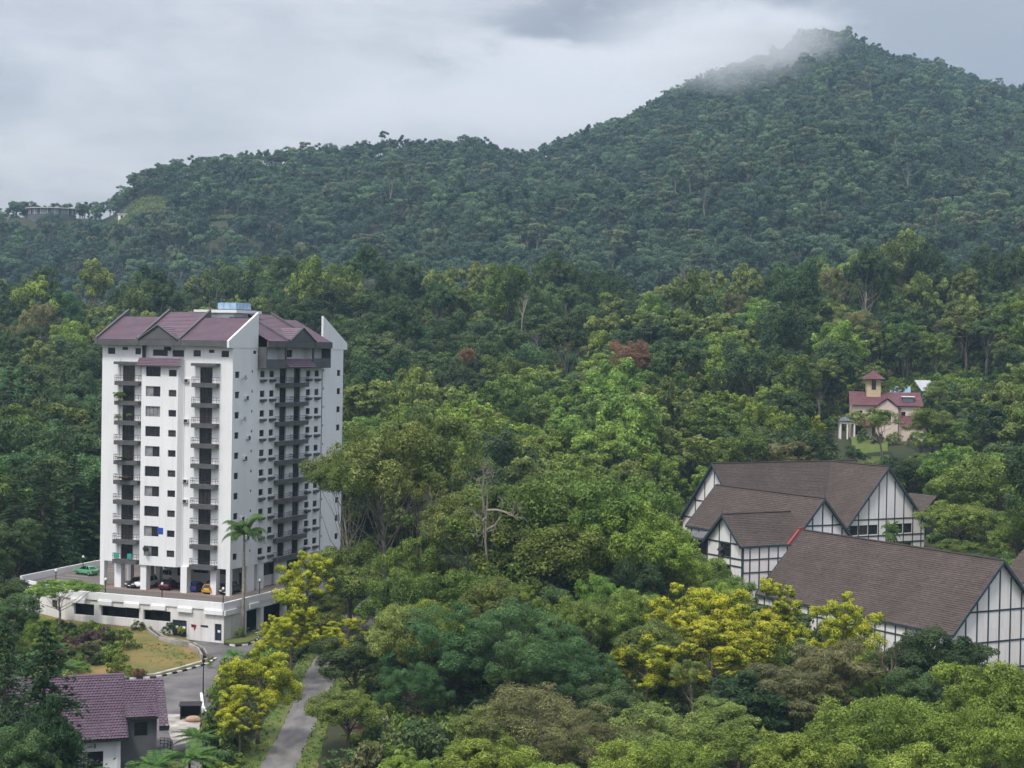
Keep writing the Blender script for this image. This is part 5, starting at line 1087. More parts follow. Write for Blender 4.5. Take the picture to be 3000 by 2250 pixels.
# ------------------------------------------------------------------ timbered halls
HWHITE = mat('hall_white', (.80, .79, .78), .85, .1, .28, col2=(.76, .69, .66), detail=6, stretch=(1, 1, .3), bump=.12, streak=.35)
TIMBER = mat('timber_slate', (.030, .048, .058), .75, .3, 1.0, col2=(.040, .062, .072))
def timber(parent, a, b, r, n):
    """one square batten from a to b on a wall whose outward normal is n"""
    a, b, n = [np.asarray(q, float) for q in (a, b, n)]; d = (b-a)/np.linalg.norm(b-a); s = np.cross(d, n)*r; mb = MB()
    mb.prism([a-s+n*.002, a+s+n*.002, a+s+n*.07, a-s+n*.07], b-a, TIMBER); return mb.build('timber', parent)
def hall(name, label, org, ang, length, w, rz, ez, gz, gable, back=True, rowh=.36, colw=.55, ov=.7, clipL=None, clipR=None, seed=1, ext=0.0):
    """gabled hall: front gable at x = 0 facing +x, ridge running back along -x; camera side is -y"""
    h = empty(name, (org[0], org[1], 0), ang, label, 'hall'); sl = (rz-ez)/w; o = ov; ze = ez-sl*.35; we = w+.35
    for s, cl in ((-1, clipL), (1, clipR)):
        a, b = (o, s*we, ze), (-length-ext, s*we, ze); c, d = (-length-ext, 0, rz), (o, 0, rz)
        shingles('roof', h, a, b, c, d, rowh, colw, SHINGLE, seed+s+3, .06, cl)
        mb = MB(); mb.poly([(o, s*we, ze-.14), (-length-ext, s*we, ze-.14), (-length-ext, 0, rz-.14), (o, 0, rz-.14)], TIMBER)
        if cl is None: mb.build('roof_underside', h)
        else:
            pass
        mb = MB(); mb.prism([(o-.02, s*we, ze-.42), (o-.02, 0, rz-.42), (o-.02, 0, rz+.12), (o-.02, s*we, ze+.12)], (.14, 0, 0), TIMBER); mb.build('barge_board', h)
        mb = MB(); mb.box(-length-ext, o, s*we-.08, s*we+.08, ze-.3, ze-.02, TIMBER); mb.build('gutter_board', h)
    mb = MB(); k = int(length/.6)
    mb.tube([(o+.05, 0, rz+.05), (-length-ext, 0, rz+.05)], .17, 6, SHINGLE); mb.build('ridge_cap', h)
    mb = MB(); mb.tube([(o-.1, 0, rz), (o-.1, 0, rz+1.3)], [.07, .02], 5, TIMBER); mb.build('finial', h)
    # gable wall with openings
    g = Face(h, 0, -w, math.pi/2); ops = [(y0+w, y1+w, z0, z1) for (y0, y1, z0, z1) in gable.get('win', [])]
    low = min(ez-.1, min([q[2] for q in ops]+[99])-.0)
    if ops: g.wall('gable_wall', 0, 2*w, gz, ez-.05, [q for q in ops if q[3] <= ez], HWHITE)
    else: g.wall('gable_wall', 0, 2*w, gz, ez-.05, [], HWHITE)
    for q in ops: window(g, q, d=.12 if q[3] <= ez else -.02, cols=gable.get('cols', 3), rows=gable.get('rows', 3), ft=.06)
    mb = MB(); mb.poly([(0, -w, ez-.05), (0, w, ez-.05), (0, 0, rz-.12)], HWHITE); mb.build('gable_wall', h)
    for y in gable['v']:
        zt = rz-.3-abs(y)*sl; timber(h, (0, y, gz), (0, y, zt), .11, (1, 0, 0))
    for z in gable['hz']:
        hw = w-.05 if z < ez else max(.3, (rz-z)/sl-.2); timber(h, (.004, -hw, z), (.004, hw, z), .12, (1, 0, 0))
    # side walls
    for s in (-1, 1):
        mb = MB(); mb.box(-length+.2, -.01, s*w-.12, s*w+.12, gz, ez-.1, HWHITE); mb.build('side_wall', h)
        if s < 0 and gable.get('side', True):
            n = int(length/2.1)
            for i in range(n+1): timber(h, (-.12-i*2.1, s*(w+.12), gz), (-.12-i*2.1, s*(w+.12), ez-.2), .11, (0, s, 0))
            for z in gable['hz']:
                if z < ez: timber(h, (-.1, s*(w+.124), z), (-length+.3, s*(w+.124), z), .11, (0, s, 0))
    if back:
        mb = MB(); mb.poly([(-length+.1, -w, gz), (-length+.1, w, gz), (-length+.1, w, ez), (-length+.1, 0, rz-.15), (-length+.1, -w, ez)], HWHITE); mb.build('back_wall', h)
        for s in (-1, 1): mb = MB(); mb.prism([(-length-ext, s*we, ze-.42), (-length-ext, 0, rz-.42), (-length-ext, 0, rz+.12), (-length-ext, s*we, ze+.12)], (-.14, 0, 0), TIMBER); mb.build('barge_board', h)
    return h
AD = math.atan2(-.866, .5); AP = math.atan2(-.5, -.866)
hall('near_hall', 'nearest long timbered hall with huge brown shingle roof', (67.8, 235), AD, 42, 9.0, 17.4, 8.1, 1.0, dict(v=[-6.3, -4.2, -2.1, 0, 2.1, 4.2, 6.3], hz=[10.5, 6.2, 2.4]), seed=10)
h3 = hall('middle_hall', 'middle timbered hall with brown roof behind the small front gable', (51.5, 281.4), AD, 29, 6.2, 21.7, 15.0, 4.0, dict(v=[-4, -1.9, .2, 2.3, 4.4], hz=[17.2, 12.5, 8.5]), seed=20)
h4 = hall('cross_wing', 'small timbered cross wing with steep front gable and casement windows', (34.9, 276), AP, 13.5, 4.7, 19.3, 14.9, 3.5, dict(v=[-4.6, -1.45, 1.6, 4.6], hz=[14.75, 12.4, 11.2, 9.2, 7.2], win=[(-1.35, 1.5, 12.5, 14.65), (-1.35, 1.5, 9.3, 11.1)], cols=2, rows=2), back=False, seed=30)
# tilted casement sashes on the cross wing
for (y, z) in ((-1.3, 13.9), (-1.3, 12.9), (-.9, 10.7)): mb = MB(); mb.prism([(.1, y, z), (.1, y+1.2, z), (.62, y+1.2, z-.55), (.62, y, z-.55)], (.03, 0, .03), DGREY); mb.build('open_sash', h4)
for i in range(6): timber(h4, (-1.4-i*1.9, 4.82, 3.5), (-1.4-i*1.9, 4.82, 14.6), .11, (0, 1, 0))
for z in (12.4, 10.3, 7.6): timber(h4, (-.1, 4.824, z), (-13, 4.824, z), .11, (0, 1, 0))
timber(h4, (-.0, 4.824, 3.5), (-.0, 4.824, 14.8), .16, (0, 1, 0))
hall('rear_hall', 'tallest rear timbered hall, its gable showing two rows of dark windows', (72.8, 330), AD, 16, 10.0, 24.0, 12.9, 5.5, dict(v=[-9.2, -6.9, -4.35, -1.85, .1, 2.25, 4.6, 7.0, 9.2], hz=[13.9, 10.7, 9.3, 7.0], win=[(-9.0, -7.0, 11.0, 12.85), (-6.7, -4.5, 11.0, 12.85), (-4.2, -2.0, 11.0, 12.85), (.25, 2.1, 11.0, 12.85), (2.4, 4.45, 11.0, 12.85), (4.75, 6.85, 11.0, 12.85), (2.4, 4.45, 7.4, 9.1), (4.75, 6.85, 7.4, 9.1)]), back=False, seed=40)
hall('rear_hall_wing', 'long wing of the rear hall ending in a white gable behind the middle roof', (39.5, 330), AP, 29.5, 10.0, 24.05, 12.9, 5.5, dict(v=[-6, -3, 0, 3, 6], hz=[16.5, 13]), back=False, seed=50, ext=6)
w5 = empty('low_wing', (34.9, 276, 0), AP, 'low timbered wing with dark upper gallery beside the cross wing', 'hall wing')
mb = MB(); mb.box(-8, -1.0, -14.5, -4.75, 3.0, 11.4, HWHITE); mb.build('wall', w5); mb = MB(); mb.box(-8, -2.5, -14.5, -4.75, 11.4, 14.4, DARKIN); mb.build('gallery', w5); mb = MB(); mb.box(-8.4, -.3, -14.8, -4.9, 14.4, 14.75, GREY); mb.build('roof', w5)
for i in range(6): timber(w5, (-1.0, -5.2-i*1.8, 3), (-1.0, -5.2-i*1.8, 11.4), .1, (1, 0, 0))
for z in (11.3, 9.4, 7.2): timber(w5, (-.996, -14.4, z), (-.996, -4.8, z), .11, (1, 0, 0))
REDC = mat('red_flashing', (.26, .045, .045), .6); mb = MB(); mb.box(-43, -42.3, -.3, .3, 17.3, 17.75, REDC); mb.prism([(-42.9, .1, 17.5), (-42.9, -.4, 17.5), (-42.9, -2.6, 15.2), (-42.9, -2.1, 15.2)], (.5, 0, 0), REDC)
tag(mb.build('red_tarpaulin', loc=(67.8, 235, 0), rz=AD), 'strip of red covering at the back end of the nearest ridge', 'tarpaulin')
sr = empty('side_roof', (84.0, 347, 0), AD, 'small brown shingled roof just beyond the rear hall', 'roof'); shingles('roof', sr, (2, -2, 13.6), (-6, -2, 13.6), (-6, 2, 17.2), (2, 2, 17.2), .36, .55, SHINGLE, 77); mb = MB(); mb.box(-5, 1, .4, 2, 6, 14.2, TIMBER); mb.build('wall', sr)
nr = empty('edge_hall', (89.5, 262, 0), AD, 'brown shingled roof cut off by the edge of the view beyond the nearest gable', 'roof'); shingles('roof', nr, (4, -5, 10.2), (-14, -5, 10.2), (-14, 2, 16.0), (4, 2, 16.0), .36, .55, SHINGLE, 78); mb = MB(); mb.box(-14, 4, -4.4, 4, 2, 10.1, HWHITE); mb.build('wall', nr)

# ------------------------------------------------------------------ villa on the hill
CREAM = mat('villa_cream', (.64, .52, .46), .85, .12, .4); YEL = mat('villa_yellow', (.52, .42, .26), .85, .12, .4); SLATE = mat('villa_slate', (.12, .13, .16), .7)
villa = empty('hillside_villa', (94.3, 430, 24.4), R_(-6), 'cream villa with dark red roof and yellow belvedere tower among the trees', 'villa')
vf = Face(villa, -8.3, 0, 0.0); vw = [(1.3, 2.5, 5.3, 7.3), (5.0, 6.0, 5.3, 7.3), (12.2, 13.2, 5.3, 7.2), (.9, 2.6, 1.2, 3.6), (5, 7, .3, 3.0), (9, 11.5, .3, 3.0)]
vf.wall('wall', 0, 16.8, -2, 9.0, vw, CREAM); [window(vf, o, cols=2, rows=2, fr=DGREY) for o in vw]
mb = MB(); mb.box(-8.3, -8.0, .01, 8, -2, 9, CREAM); mb.box(8.2, 8.5, .01, 8, -2, 9, CREAM); mb.box(-8.0, 8.2, 7.7, 8, -2, 9, CREAM); mb.build('wall', villa)
shingles('roof', villa, (-9.1, -.7, 8.7), (9.2, -.7, 8.7), (9.0, 4, 12.0), (-8.9, 4, 12.0), .4, .5, VRED, 91); shingles('roof', villa, (9.2, 8.7, 8.7), (-9.1, 8.7, 8.7), (-8.9, 4, 12.0), (9.0, 4, 12.0), .6, .8, VRED, 92)
mb = MB(); mb.prism([(-8.2, .1, 8.9), (-8.2, 7.9, 8.9), (-8.2, 4, 11.8)], (.2, 0, 0), CREAM); mb.prism([(8.3, .1, 8.9), (8.3, 7.9, 8.9), (8.3, 4, 11.8)], (.15, 0, 0), CREAM); mb.build('gable_wall', villa)
mb = MB(); mb.prism([(-2.6, -1.0, -2), (3.0, -1.0, -2), (3.0, -1.0, 8.2), (.2, -1.0, 10.2), (-2.6, -1.0, 8.2)], (0, .98, 0), CREAM); mb.build('front_bay', villa)
shingles('bay_roof', villa, (-3.3, -1.5, 7.9), (-3.3, 3.0, 7.9+.02), (.2, 3.6, 10.6), (.2, -1.5, 10.6), .4, .5, VRED, 93); shingles('bay_roof', villa, (3.7, 3.0, 7.9), (3.7, -1.5, 7.9), (.2, -1.5, 10.6), (.2, 3.6, 10.6), .4, .5, VRED, 94)
vb = Face(villa, -2.6, -1.0, 0.0); window(vb, (1.8, 3.8, 5.0, 7.0), d=-.05, cols=2, rows=2)
mb = MB(); mb.box(-4.6, -1.1, 2.2, 5.7, 9, 15.4, YEL); mb.build('belvedere', villa); bvf = Face(villa, -4.6, 2.2, 0.0); window(bvf, (1.2, 2.3, 12.6, 15.0), d=-.05, cols=1, rows=2)
for A, B in (((-5.6, 1.2), (-.1, 1.2)), ((-.1, 1.2), (-.1, 6.7)), ((-.1, 6.7), (-5.6, 6.7)), ((-5.6, 6.7), (-5.6, 1.2))):
    shingles('belvedere_roof', villa, (*A, 15.3), (*B, 15.3), (-2.84, 3.94, 17.5), (-2.86, 3.96, 17.5), .4, .5, VRED, 95)
mb = MB(); mb.box(-11.6, -7.6, -2.6, 1.2, 4.0, 4.5, CREAM); mb.prism([(-11.8, -2.8, 4.5), (-7.4, -2.8, 4.5), (-7.4, 1.2, 4.5), (-11.8, 1.2, 4.5)], (0, 0, .25), SLATE); mb.build('porch_roof', villa)
mb = MB(); mb.tube([(-9.5, -.8, 4.7), (-9.5, -.8, 5.3), (-9.5, -.8, 5.9)], [2.2, 1.8, .1], 12, SLATE); mb.build('porch_dome', villa)
for (x, y) in ((-11.3, -2.3), (-9.6, -2.3), (-7.9, -2.3), (-11.3, .8)): mb = MB(); mb.tube([(x, y, -2), (x, y, 4.0)], .22, 8, HWHITE); mb.build('porch_column', villa)
shingles('low_roof', villa, (3.2, -3.6, 3.6), (9.4, -3.6, 3.6), (9.4, 0, 6.2), (3.2, 0, 6.2), .4, .5, VRED, 96); shingles('low_roof', villa, (-7.0, -2.4, 3.6), (-2.7, -2.4, 3.6), (-2.7, 0, 5.2), (-7.0, 0, 5.2), .4, .5, VRED, 97)
mb = MB(); mb.box(3.6, 9, -3.1, -.02, -2, 3.7, CREAM); mb.build('low_wing_wall', villa)
mb = MB(); mb.prism([(4.3, .4, 9.6), (6.9, .4, 9.6), (6.9, .4, 10.9), (4.3, .4, 10.9)], (0, 2.2, .0), SLATE); mb.box(4.0, 7.2, .2, 3.2, 10.9, 11.1, HWHITE); mb.build('roof_dormer', villa)
sheet('villa_lawn', [(82, 404), (90, 404), (94, 429), (85, 429)], .5, VERGE, 'small bright lawn sloping below the hillside villa', 3.0)
BLUE = mat('blue_sheet', (.17, .27, .35), .5, .15, .4); PALE = mat('pale_sheet', (.38, .38, .41), .5, .15, .4)
for i, (dx, dy, Y, w, m, lb) in enumerate([(1945, 845, 468, 5.5, BLUE, 'pale blue sheet-metal shed roof right behind the villa'), (2000, 832, 474, 4.5, PALE, 'whitish shed roof at the foot of the tall trunks behind the villa')]):
    p = at(dx*1.35624, dy*1.35624, Y); s_ = empty('shed', (p[0], p[1], p[2]-5), .3*i-.2, lb, 'shed'); mb = MB(); mb.prism([(-w/2, -3, 3.4), (w/2, -3, 3.4), (w/2, 3, 6.2), (-w/2, 3, 6.2)], (0, 0, .12), m); mb.build('roof', s_); mb = MB(); mb.box(-w/2+.3, w/2-.3, -2.7, 2.7, -4, 3.4, PALE); mb.build('wall', s_)

# ------------------------------------------------------------------ hilltop pavilion and tea terraces
pav = empty('hilltop_pavilion', (-352, 1300, 142.3), 0, 'round glass pavilion with flat white roof on the far ridge', 'pavilion'); ROOFW = mat('pavilion_roof', (.60, .56, .52), .6)
def disc(n, r): return [(r*math.cos(2*math.pi*i/n), r*.72*math.sin(2*math.pi*i/n)) for i in range(n)]
mb = MB(); n = 40; mb.prism([(x, y, 5.2) for x, y in disc(n, 20)], (0, 0, .5), ROOFW); mb.prism([(x, y, 5.7) for x, y in disc(n, 13)], (0, 0, .4), ROOFW); mb.build('roof', pav)
mb = MB(); mb.prism([(x, y, -6) for x, y in disc(n, 18.2)], (0, 0, 6.5), GREY); mb.build('base', pav)
D17 = disc(n, 17.5)
for i in range(n): (x0, y0), (x1, y1) = D17[i], D17[(i+1) % n]; mb = MB(); mb.poly([(x0, y0, .8), (x1, y1, .8), (x1, y1, 5.2), (x0, y0, 5.2)], PANE_L if (i*7) % 3 else PANE_C); mb.build('glass_panel', pav)
for i in range(0, n, 2): mb = MB(); mb.tube([(*[q*1.01 for q in D17[i]], .8), (*[q*1.01 for q in D17[i]], 5.2)], .2, 4, HWHITE); mb.build('mullion', pav)
TEAG = mat('tea_ground', (.085, .095, .040), .95, .3, .2, col2=(.11, .12, .05)); TEA = leaf_mat('leaf_tea', (.05, .085, .025), (.10, .145, .04), (.15, .19, .06)); _rg = np.random.default_rng(8)
for i, (tx, ty, rx, ry) in enumerate(TERR):
    t_ = empty('tea_terrace', (tx, ty, 0), 0, ['largest tea terrace below the trees beside the hilltop pavilion', 'small tea terrace in a forest gap right of the white wall', 'tea terrace in a clearing on the middle of the long ridge', 'tea terrace clearing farthest along the long ridge'][i], 'tea terrace', 'tea terraces on the far ridge')
    sheet('terrace_ground', [(tx-rx, ty-ry), (tx+rx, ty-ry), (tx+rx, ty+ry), (tx-rx, ty+ry)], .4, TEAG, 'grassy ground of a tea terrace', 4.0)
    nrow = int(ry*.5)+5
    for r in range(nrow):
        yy = ty-ry+2*ry*r/(nrow-1); P = []
        xs = np.linspace(tx-rx, tx+rx, int(rx*9)); z0 = T(tx, yy)
        for q in range(2): P.append(np.stack([xs+_rg.normal(size=len(xs))*.3, yy+_rg.normal(size=len(xs))*.5, T(xs, np.full(len(xs), yy))+1.0+_rg.normal(size=len(xs))*.25], 1))
        P = np.vstack(P); V, F = leaf_quads(_rg, P, unit(_rg.normal(size=P.shape)*.5+np.array([0, -.5, .8])), 1.5, .8); o = link('hedge_row', np_mesh('hedge_row', V-np.array([tx, ty, 0]), F, [TEA], np.clip(.5+_rg.normal(size=len(F))*.2, 0, 1)), t_)
p = at(422, 634, 1268); gh = empty('ridge_house', (p[0], p[1], p[2]), R_(-3), 'long low white building below the tea terrace on the far ridge', 'building')
mb = MB(); mb.box(-19, 19, -2, 3, -6, 1.2, HWHITE); mb.build('wall', gh); mb = MB(); mb.box(-19.6, 19.6, -2.6, 3.4, 1.2, 1.7, ROOFW); mb.build('roof', gh)
for i in range(9): mb = MB(); mb.box(-17+i*4, -15.4+i*4, -2.1, -2.004, -1.6, .3, PANE); mb.build('window', gh)
xs = [(-344, 1102), (-338, 1108), (-336, 1120), (-333, 1136), (-337, 1140), (-341, 1126), (-346, 1112)]; sheet('soil_scar', xs, .35, mat('soil_orange', (.22, .13, .085), .95), 'bare orange earth scar on the far slope', 5)
# ------------------------------------------------------------------ individual trees and plants of the foreground
_hr = random.Random(9)
def hero(name, key, dx, dtop, dw, Y, label, cat='tree', group=None, rz=None, hmul=1.0, base=None, tilt=None):
    """dx, dtop, dw: middle, top and width of the tree as surveyed in the 2212-wide photograph; Y its distance"""
    k = 1.35624; p = at(dx*k, dtop*k, Y); x, y = p[0], p[1]; g = T(x, y) if base is None else base
    h = (p[2]-g)*hmul; w = dw*k/FPX*Y*(1.15 if cat == 'tree' else 1.0)
    if cat == 'shrub': h = max(h, w*.62)
    return plant(name, key, x, y, w, max(1.0, h), rz if rz is not None else _hr.uniform(0, 6.28), label, cat, group, z=g, tilt=tilt)
H = hero
# along the narrow road
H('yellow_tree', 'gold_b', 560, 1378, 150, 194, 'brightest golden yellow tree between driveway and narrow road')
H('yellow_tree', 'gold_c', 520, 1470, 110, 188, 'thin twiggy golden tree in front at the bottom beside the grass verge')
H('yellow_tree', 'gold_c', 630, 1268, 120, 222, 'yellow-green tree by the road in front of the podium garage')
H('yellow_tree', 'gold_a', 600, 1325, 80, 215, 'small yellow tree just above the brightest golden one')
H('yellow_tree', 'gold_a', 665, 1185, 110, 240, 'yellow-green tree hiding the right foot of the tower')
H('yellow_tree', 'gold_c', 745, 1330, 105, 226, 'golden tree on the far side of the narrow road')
H('leafy_tree', 'green_c', 735, 1285, 120, 256, 'green tree standing across the far end of the narrow road')
H('leafy_tree', 'dark_b', 690, 1320, 80, 254, 'dark tree at the bend where the narrow road ends')
H('leafy_tree', 'olive_c', 700, 1290, 130, 240, 'olive tree where the narrow road vanishes')
H('leafy_tree', 'olive_c', 760, 1170, 150, 246, 'olive tree leaning over the road end beside the tower')
H('leafy_tree', 'dark_b', 770, 1375, 155, 209, 'glossy dark green tree right of the narrow road')
H('leafy_tree', 'green_b', 755, 1490, 190, 191, 'light green spreading tree at the bottom edge right of the road')
H('bare_tree', 'dead_c', 840, 1515, 110, 196, 'leafless grey branches between the roadside trees')
H('feathery_tree', 'blue_a', 950, 1300, 270, 207, 'big feathery blue-green tree, left half of the clump')
H('feathery_tree', 'blue_b', 1120, 1295, 290, 205, 'big feathery blue-green tree, middle of the clump')
H('feathery_tree', 'blue_a', 1240, 1370, 210, 203, 'feathery blue-green tree at the right end of the clump')
H('feathery_tree', 'blue_b', 900, 1420, 150, 200, 'low feathery blue-green tree under the left of the clump')
# centre grove
H('tall_tree', 'olive_a', 840, 900, 270, 252, 'tall pale-trunked tree whose crown overlaps the tower corner', rz=2.6)
H('tall_tree', 'olive_b', 960, 885, 240, 256, 'tall pale-trunked tree in the middle of the grove')
H('tall_tree', 'olive_a', 760, 960, 150, 246, 'tall leaning tree nearest the tower with thin crown', rz=3.0)
H('tall_tree', 'olive_b', 905, 985, 140, 250, 'slim pale tree under the tall grove')
H('dead_tree', 'dead_a', 1060, 968, 150, 234, 'leafless pale tree between the grove and the big green crown')
H('dead_tree', 'dead_b', 930, 1040, 70, 243, 'dead pale trunk standing in the grove')
H('tall_tree', 'olive_a', 1010, 1050, 180, 240, 'pale-stemmed tree at the left side of the big green crown')
H('leafy_tree', 'green_a', 1110, 1025, 310, 243, 'big green crown in the centre, left part')
H('leafy_tree', 'green_b', 1260, 1015, 330, 246, 'big green crown in the centre, highest part')
H('leafy_tree', 'bright_a', 1360, 1070, 230, 242, 'big green crown in the centre, right part')
H('leafy_tree', 'green_a', 1190, 1125, 290, 236, 'green tree hanging below the central crown')
H('leafy_tree', 'green_c', 900, 1150, 160, 238, 'rounded green tree under the pale trunks')
H('leafy_tree', 'green_b', 980, 1215, 190, 230, 'green tree in the shade below the pale trunks')
H('leafy_tree', 'green_a', 850, 1235, 150, 226, 'green tree low beside the yellow roadside trees')
H('leafy_tree', 'bright_a', 1430, 1115, 170, 240, 'light green tree in front of the low timbered wing')
H('leafy_tree', 'green_c', 1290, 1235, 130, 228, 'small green tree at the yard under the central crown')
H('leafy_tree', 'dark_b', 1380, 1200, 120, 234, 'dark tree in the yard left of the cross wing')
H('red_shrub', 'shrub_rust', 1395, 1245, 60, 236, 'red-leaved shrub at the yard beside the low wing', 'shrub')
H('leafy_tree', 'olive_c', 1080, 1240, 150, 224, 'olive tree above the feathery clump')
H('leafy_tree', 'dark_a', 1190, 1255, 150, 226, 'shaded dark tree behind the feathery clump')
# yellow trees before the near hall
H('yellow_tree', 'gold_a', 1490, 1255, 170, 218, 'tall yellow tree in front of the cross wing')
H('yellow_tree', 'gold_b', 1600, 1270, 190, 215, 'broad yellow tree before the nearest roof, middle of three')
H('yellow_tree', 'gold_c', 1680, 1245, 110, 220, 'narrow yellow tree rising before the nearest roof')
H('yellow_tree', 'gold_b', 1400, 1365, 150, 209, 'yellow tree low beside the feathery clump')
H('yellow_tree', 'gold_a', 1820, 1278, 150, 214, 'yellow tree standing alone against the nearest roof')
H('leafy_tree', 'green_c', 1935, 812, 46, 455, 'small green tree before the pale blue shed roof')
H('leafy_tree', 'olive_c', 2030, 818, 60, 452, 'olive tree beside the whitish shed roof')
H('yellow_tree', 'gold_c', 1540, 1340, 170, 207, 'yellow tree in front of the broad one')
H('leafy_tree', 'olive_b', 1500, 1420, 80, 203, 'thin pale-stemmed tree below the yellow trees')
H('drooping_tree', 'weep_a', 1790, 1370, 190, 204, 'brownish drooping tree under the lone yellow tree')
H('drooping_tree', 'weep_a', 1700, 1430, 210, 197, 'brownish drooping tree left of the bright foreground crown')
H('drooping_tree', 'weep_b', 1610, 1440, 180, 194, 'dark green drooping tree below the yellow trees')
H('bare_tree', 'twiggy', 1930, 1345, 150, 202, 'thin half-bare twiggy tree against the near hall wall')
H('leafy_tree', 'dark_a', 1960, 1352, 130, 207, 'dark spreading tree hiding the wall below the near eaves')
H('leafy_tree', 'dark_a', 2060, 1345, 220, 204, 'dark flat-topped tree before the near white gable')
H('leafy_tree', 'dark_b', 1990, 1440, 130, 198, 'dark tree under the flat-topped one')
H('leafy_tree', 'dark_b', 1740, 1395, 120, 212, 'dark green tree against the side wall of the nearest hall')
H('leafy_tree', 'olive_c', 1900, 1400, 120, 209, 'olive tree against the side wall of the nearest hall, right of the lone yellow tree')
H('leafy_tree', 'green_c', 1975, 1395, 90, 211, 'narrow green tree between the twiggy tree and the flat-topped one')
H('leafy_tree', 'green_a', 1650, 1390, 120, 213, 'green tree behind the narrow yellow one')
H('leafy_tree', 'olive_c', 2110, 1440, 130, 205, 'olive tree in front of the near white gable')
# understorey of the central grove
def build_grove():
    rr = random.Random(31); poly = [(-18, 208), (6, 203), (28, 218), (33, 252), (24, 290), (-6, 300), (-17, 262)]; n = 0
    adj = {'green_a': 'rounded green', 'green_c': 'slender green', 'olive_c': 'olive', 'dark_b': 'dark green', 'bright_a': 'light green', 'green_b': 'spreading green'}
    y = 206.0
    while y < 300:
        x = -19.0
        while x < 34:
            px, py = x+rr.uniform(-2.4, 2.4), y+rr.uniform(-2.4, 2.4); x += 7.2
            if not inside(px, py, poly) or (2 < px < 19 and 241 < py < 256 and rr.random() < .6): continue
            key = rr.choice(['green_a', 'green_c', 'olive_c', 'dark_b', 'bright_a', 'green_b', 'green_a', 'olive_c']); h = rr.uniform(8.5, 14); u = 1500+px/py*5000
            side = next(t for l_, t in [(1170, 'roadside'), (1260, 'road-facing'), (1350, 'left'), (1440, 'left middle'), (1530, 'middle'), (1620, 'right middle'), (1710, 'right'), (1800, 'yard-side'), (1900, 'hall-side'), (9999, 'hall-edge')] if u < l_)
            row = next(t for l_, t in [(222, 'front rows'), (240, 'second rows'), (258, 'third rows'), (278, 'far rows'), (999, 'rearmost rows')] if py < l_)
            plant('grove_tree', key, px, py, rr.uniform(7.5, 10.5), h, rr.uniform(0, 6.28), '%s tree low in the %s part of the central grove, %s' % (adj[key], side, row), 'tree', 'lower trees of the central grove'); n += 1
        y += 7.6
build_grove()
# bottom edge
H('scrub_tree', 'scrub_a', 1165, 1475, 270, 183, 'dry brownish scrubby tree at bottom centre')
H('scrub_tree', 'scrub_b', 1060, 1510, 150, 181, 'yellowish twiggy tree left of the dry scrub')
H('scrub_tree', 'scrub_b', 1400, 1515, 260, 177, 'olive scrubby tree right of the dry scrub')
H('scrub_tree', 'scrub_a', 1280, 1540, 200, 174, 'dry scrub low between the two bright bushes')
H('leafy_tree', 'bright_a', 1045, 1592, 220, 168, 'bright green bush at the bottom edge left of centre')
H('leafy_tree', 'bright_b', 1420, 1590, 260, 164, 'bright green bush at the bottom edge right of centre')
H('leafy_tree', 'bright_a', 870, 1628, 110, 170, 'small bright bush peeping up at the bottom edge')
H('leafy_tree', 'bright_b', 1930, 1498, 310, 172, 'large bright green crown in the lower right')
H('leafy_tree', 'bright_a', 2150, 1420, 240, 180, 'bright green tree at the right edge under the gable')
H('leafy_tree', 'bright_b', 2130, 1520, 260, 168, 'bright green tree filling the bottom right corner')
H('leafy_tree', 'bright_a', 1730, 1580, 220, 163, 'bright green bush at the bottom edge under the drooping trees')
H('leafy_tree', 'green_b', 1600, 1560, 220, 172, 'green tree at the bottom edge between the bright crowns')
H('leafy_tree', 'bright_a', 1990, 1600, 220, 158, 'bright green crown cut by the bottom edge at lower right')
H('leafy_tree', 'olive_c', 1540, 1500, 160, 186, 'olive tree shaded below the yellow trees')
H('leafy_tree', 'dark_b', 1340, 1480, 150, 192, 'dark tree between feathery clump and yellow trees')
H('leafy_tree', 'bright_b', 1230, 1640, 200, 158, 'bright bush barely rising over the bottom edge')
# right edge
H('leafy_tree', 'green_a', 2140, 985, 200, 330, 'big green tree at the right edge above the near gable')
H('leafy_tree', 'green_b', 2070, 1080, 170, 320, 'green tree beside the right end of the rear hall')
H('leafy_tree', 'green_c', 2200, 1090, 180, 300, 'green tree cut by the right edge above the near gable')
H('fan_palm', 'fan_palm', 1925, 1125, 42, 316, 'small fan palm in front of the rear hall windows', 'palm')
H('pale_tree', 'olive_b', 1908, 880, 110, 405, 'slender pale tree standing before the villa')
H('yellow_tree', 'gold_a', 1355, 995, 60, 330, 'small yellow tree in the dark gap above the central crown')
H('yellow_tree', 'gold_b', 1745, 885, 75, 410, 'yellow-flowering tree left of the villa')
H('pale_tree', 'snag', 1128, 655, 60, 520, 'tall pale-trunked tree standing out above the slope')
H('rust_tree', 'rust_a', 1378, 730, 95, 440, 'round rust-brown tree on the wooded slope')
H('rust_tree', 'rust_a', 1010, 748, 40, 420, 'small rust-coloured treetop behind the bright slope')
H('dead_tree', 'snag', 1478, 590, 95, 640, 'bare pale snag on the nearer ridge')
H('bare_tree', 'twiggy', 1560, 618, 190, 630, 'wide leafless twiggy tree on the nearer ridge')
H('conifer_tree', 'conifer_b', 1668, 700, 44, 470, 'narrow dark spire conifer left of the villa')
H('palm_tree', 'forest_palm', 1625, 735, 55, 470, 'forest palm with star-shaped yellowish fronds', 'palm')
H('conifer_tree', 'conifer_a', 1790, 905, 80, 400, 'layered conifer just left of the villa porch')
H('leafy_tree', 'green_a', 2015, 880, 110, 412, 'green tree hiding the right half of the villa')
H('leafy_tree', 'olive_c', 2085, 900, 110, 408, 'olive green tree right of the one that hides the villa')
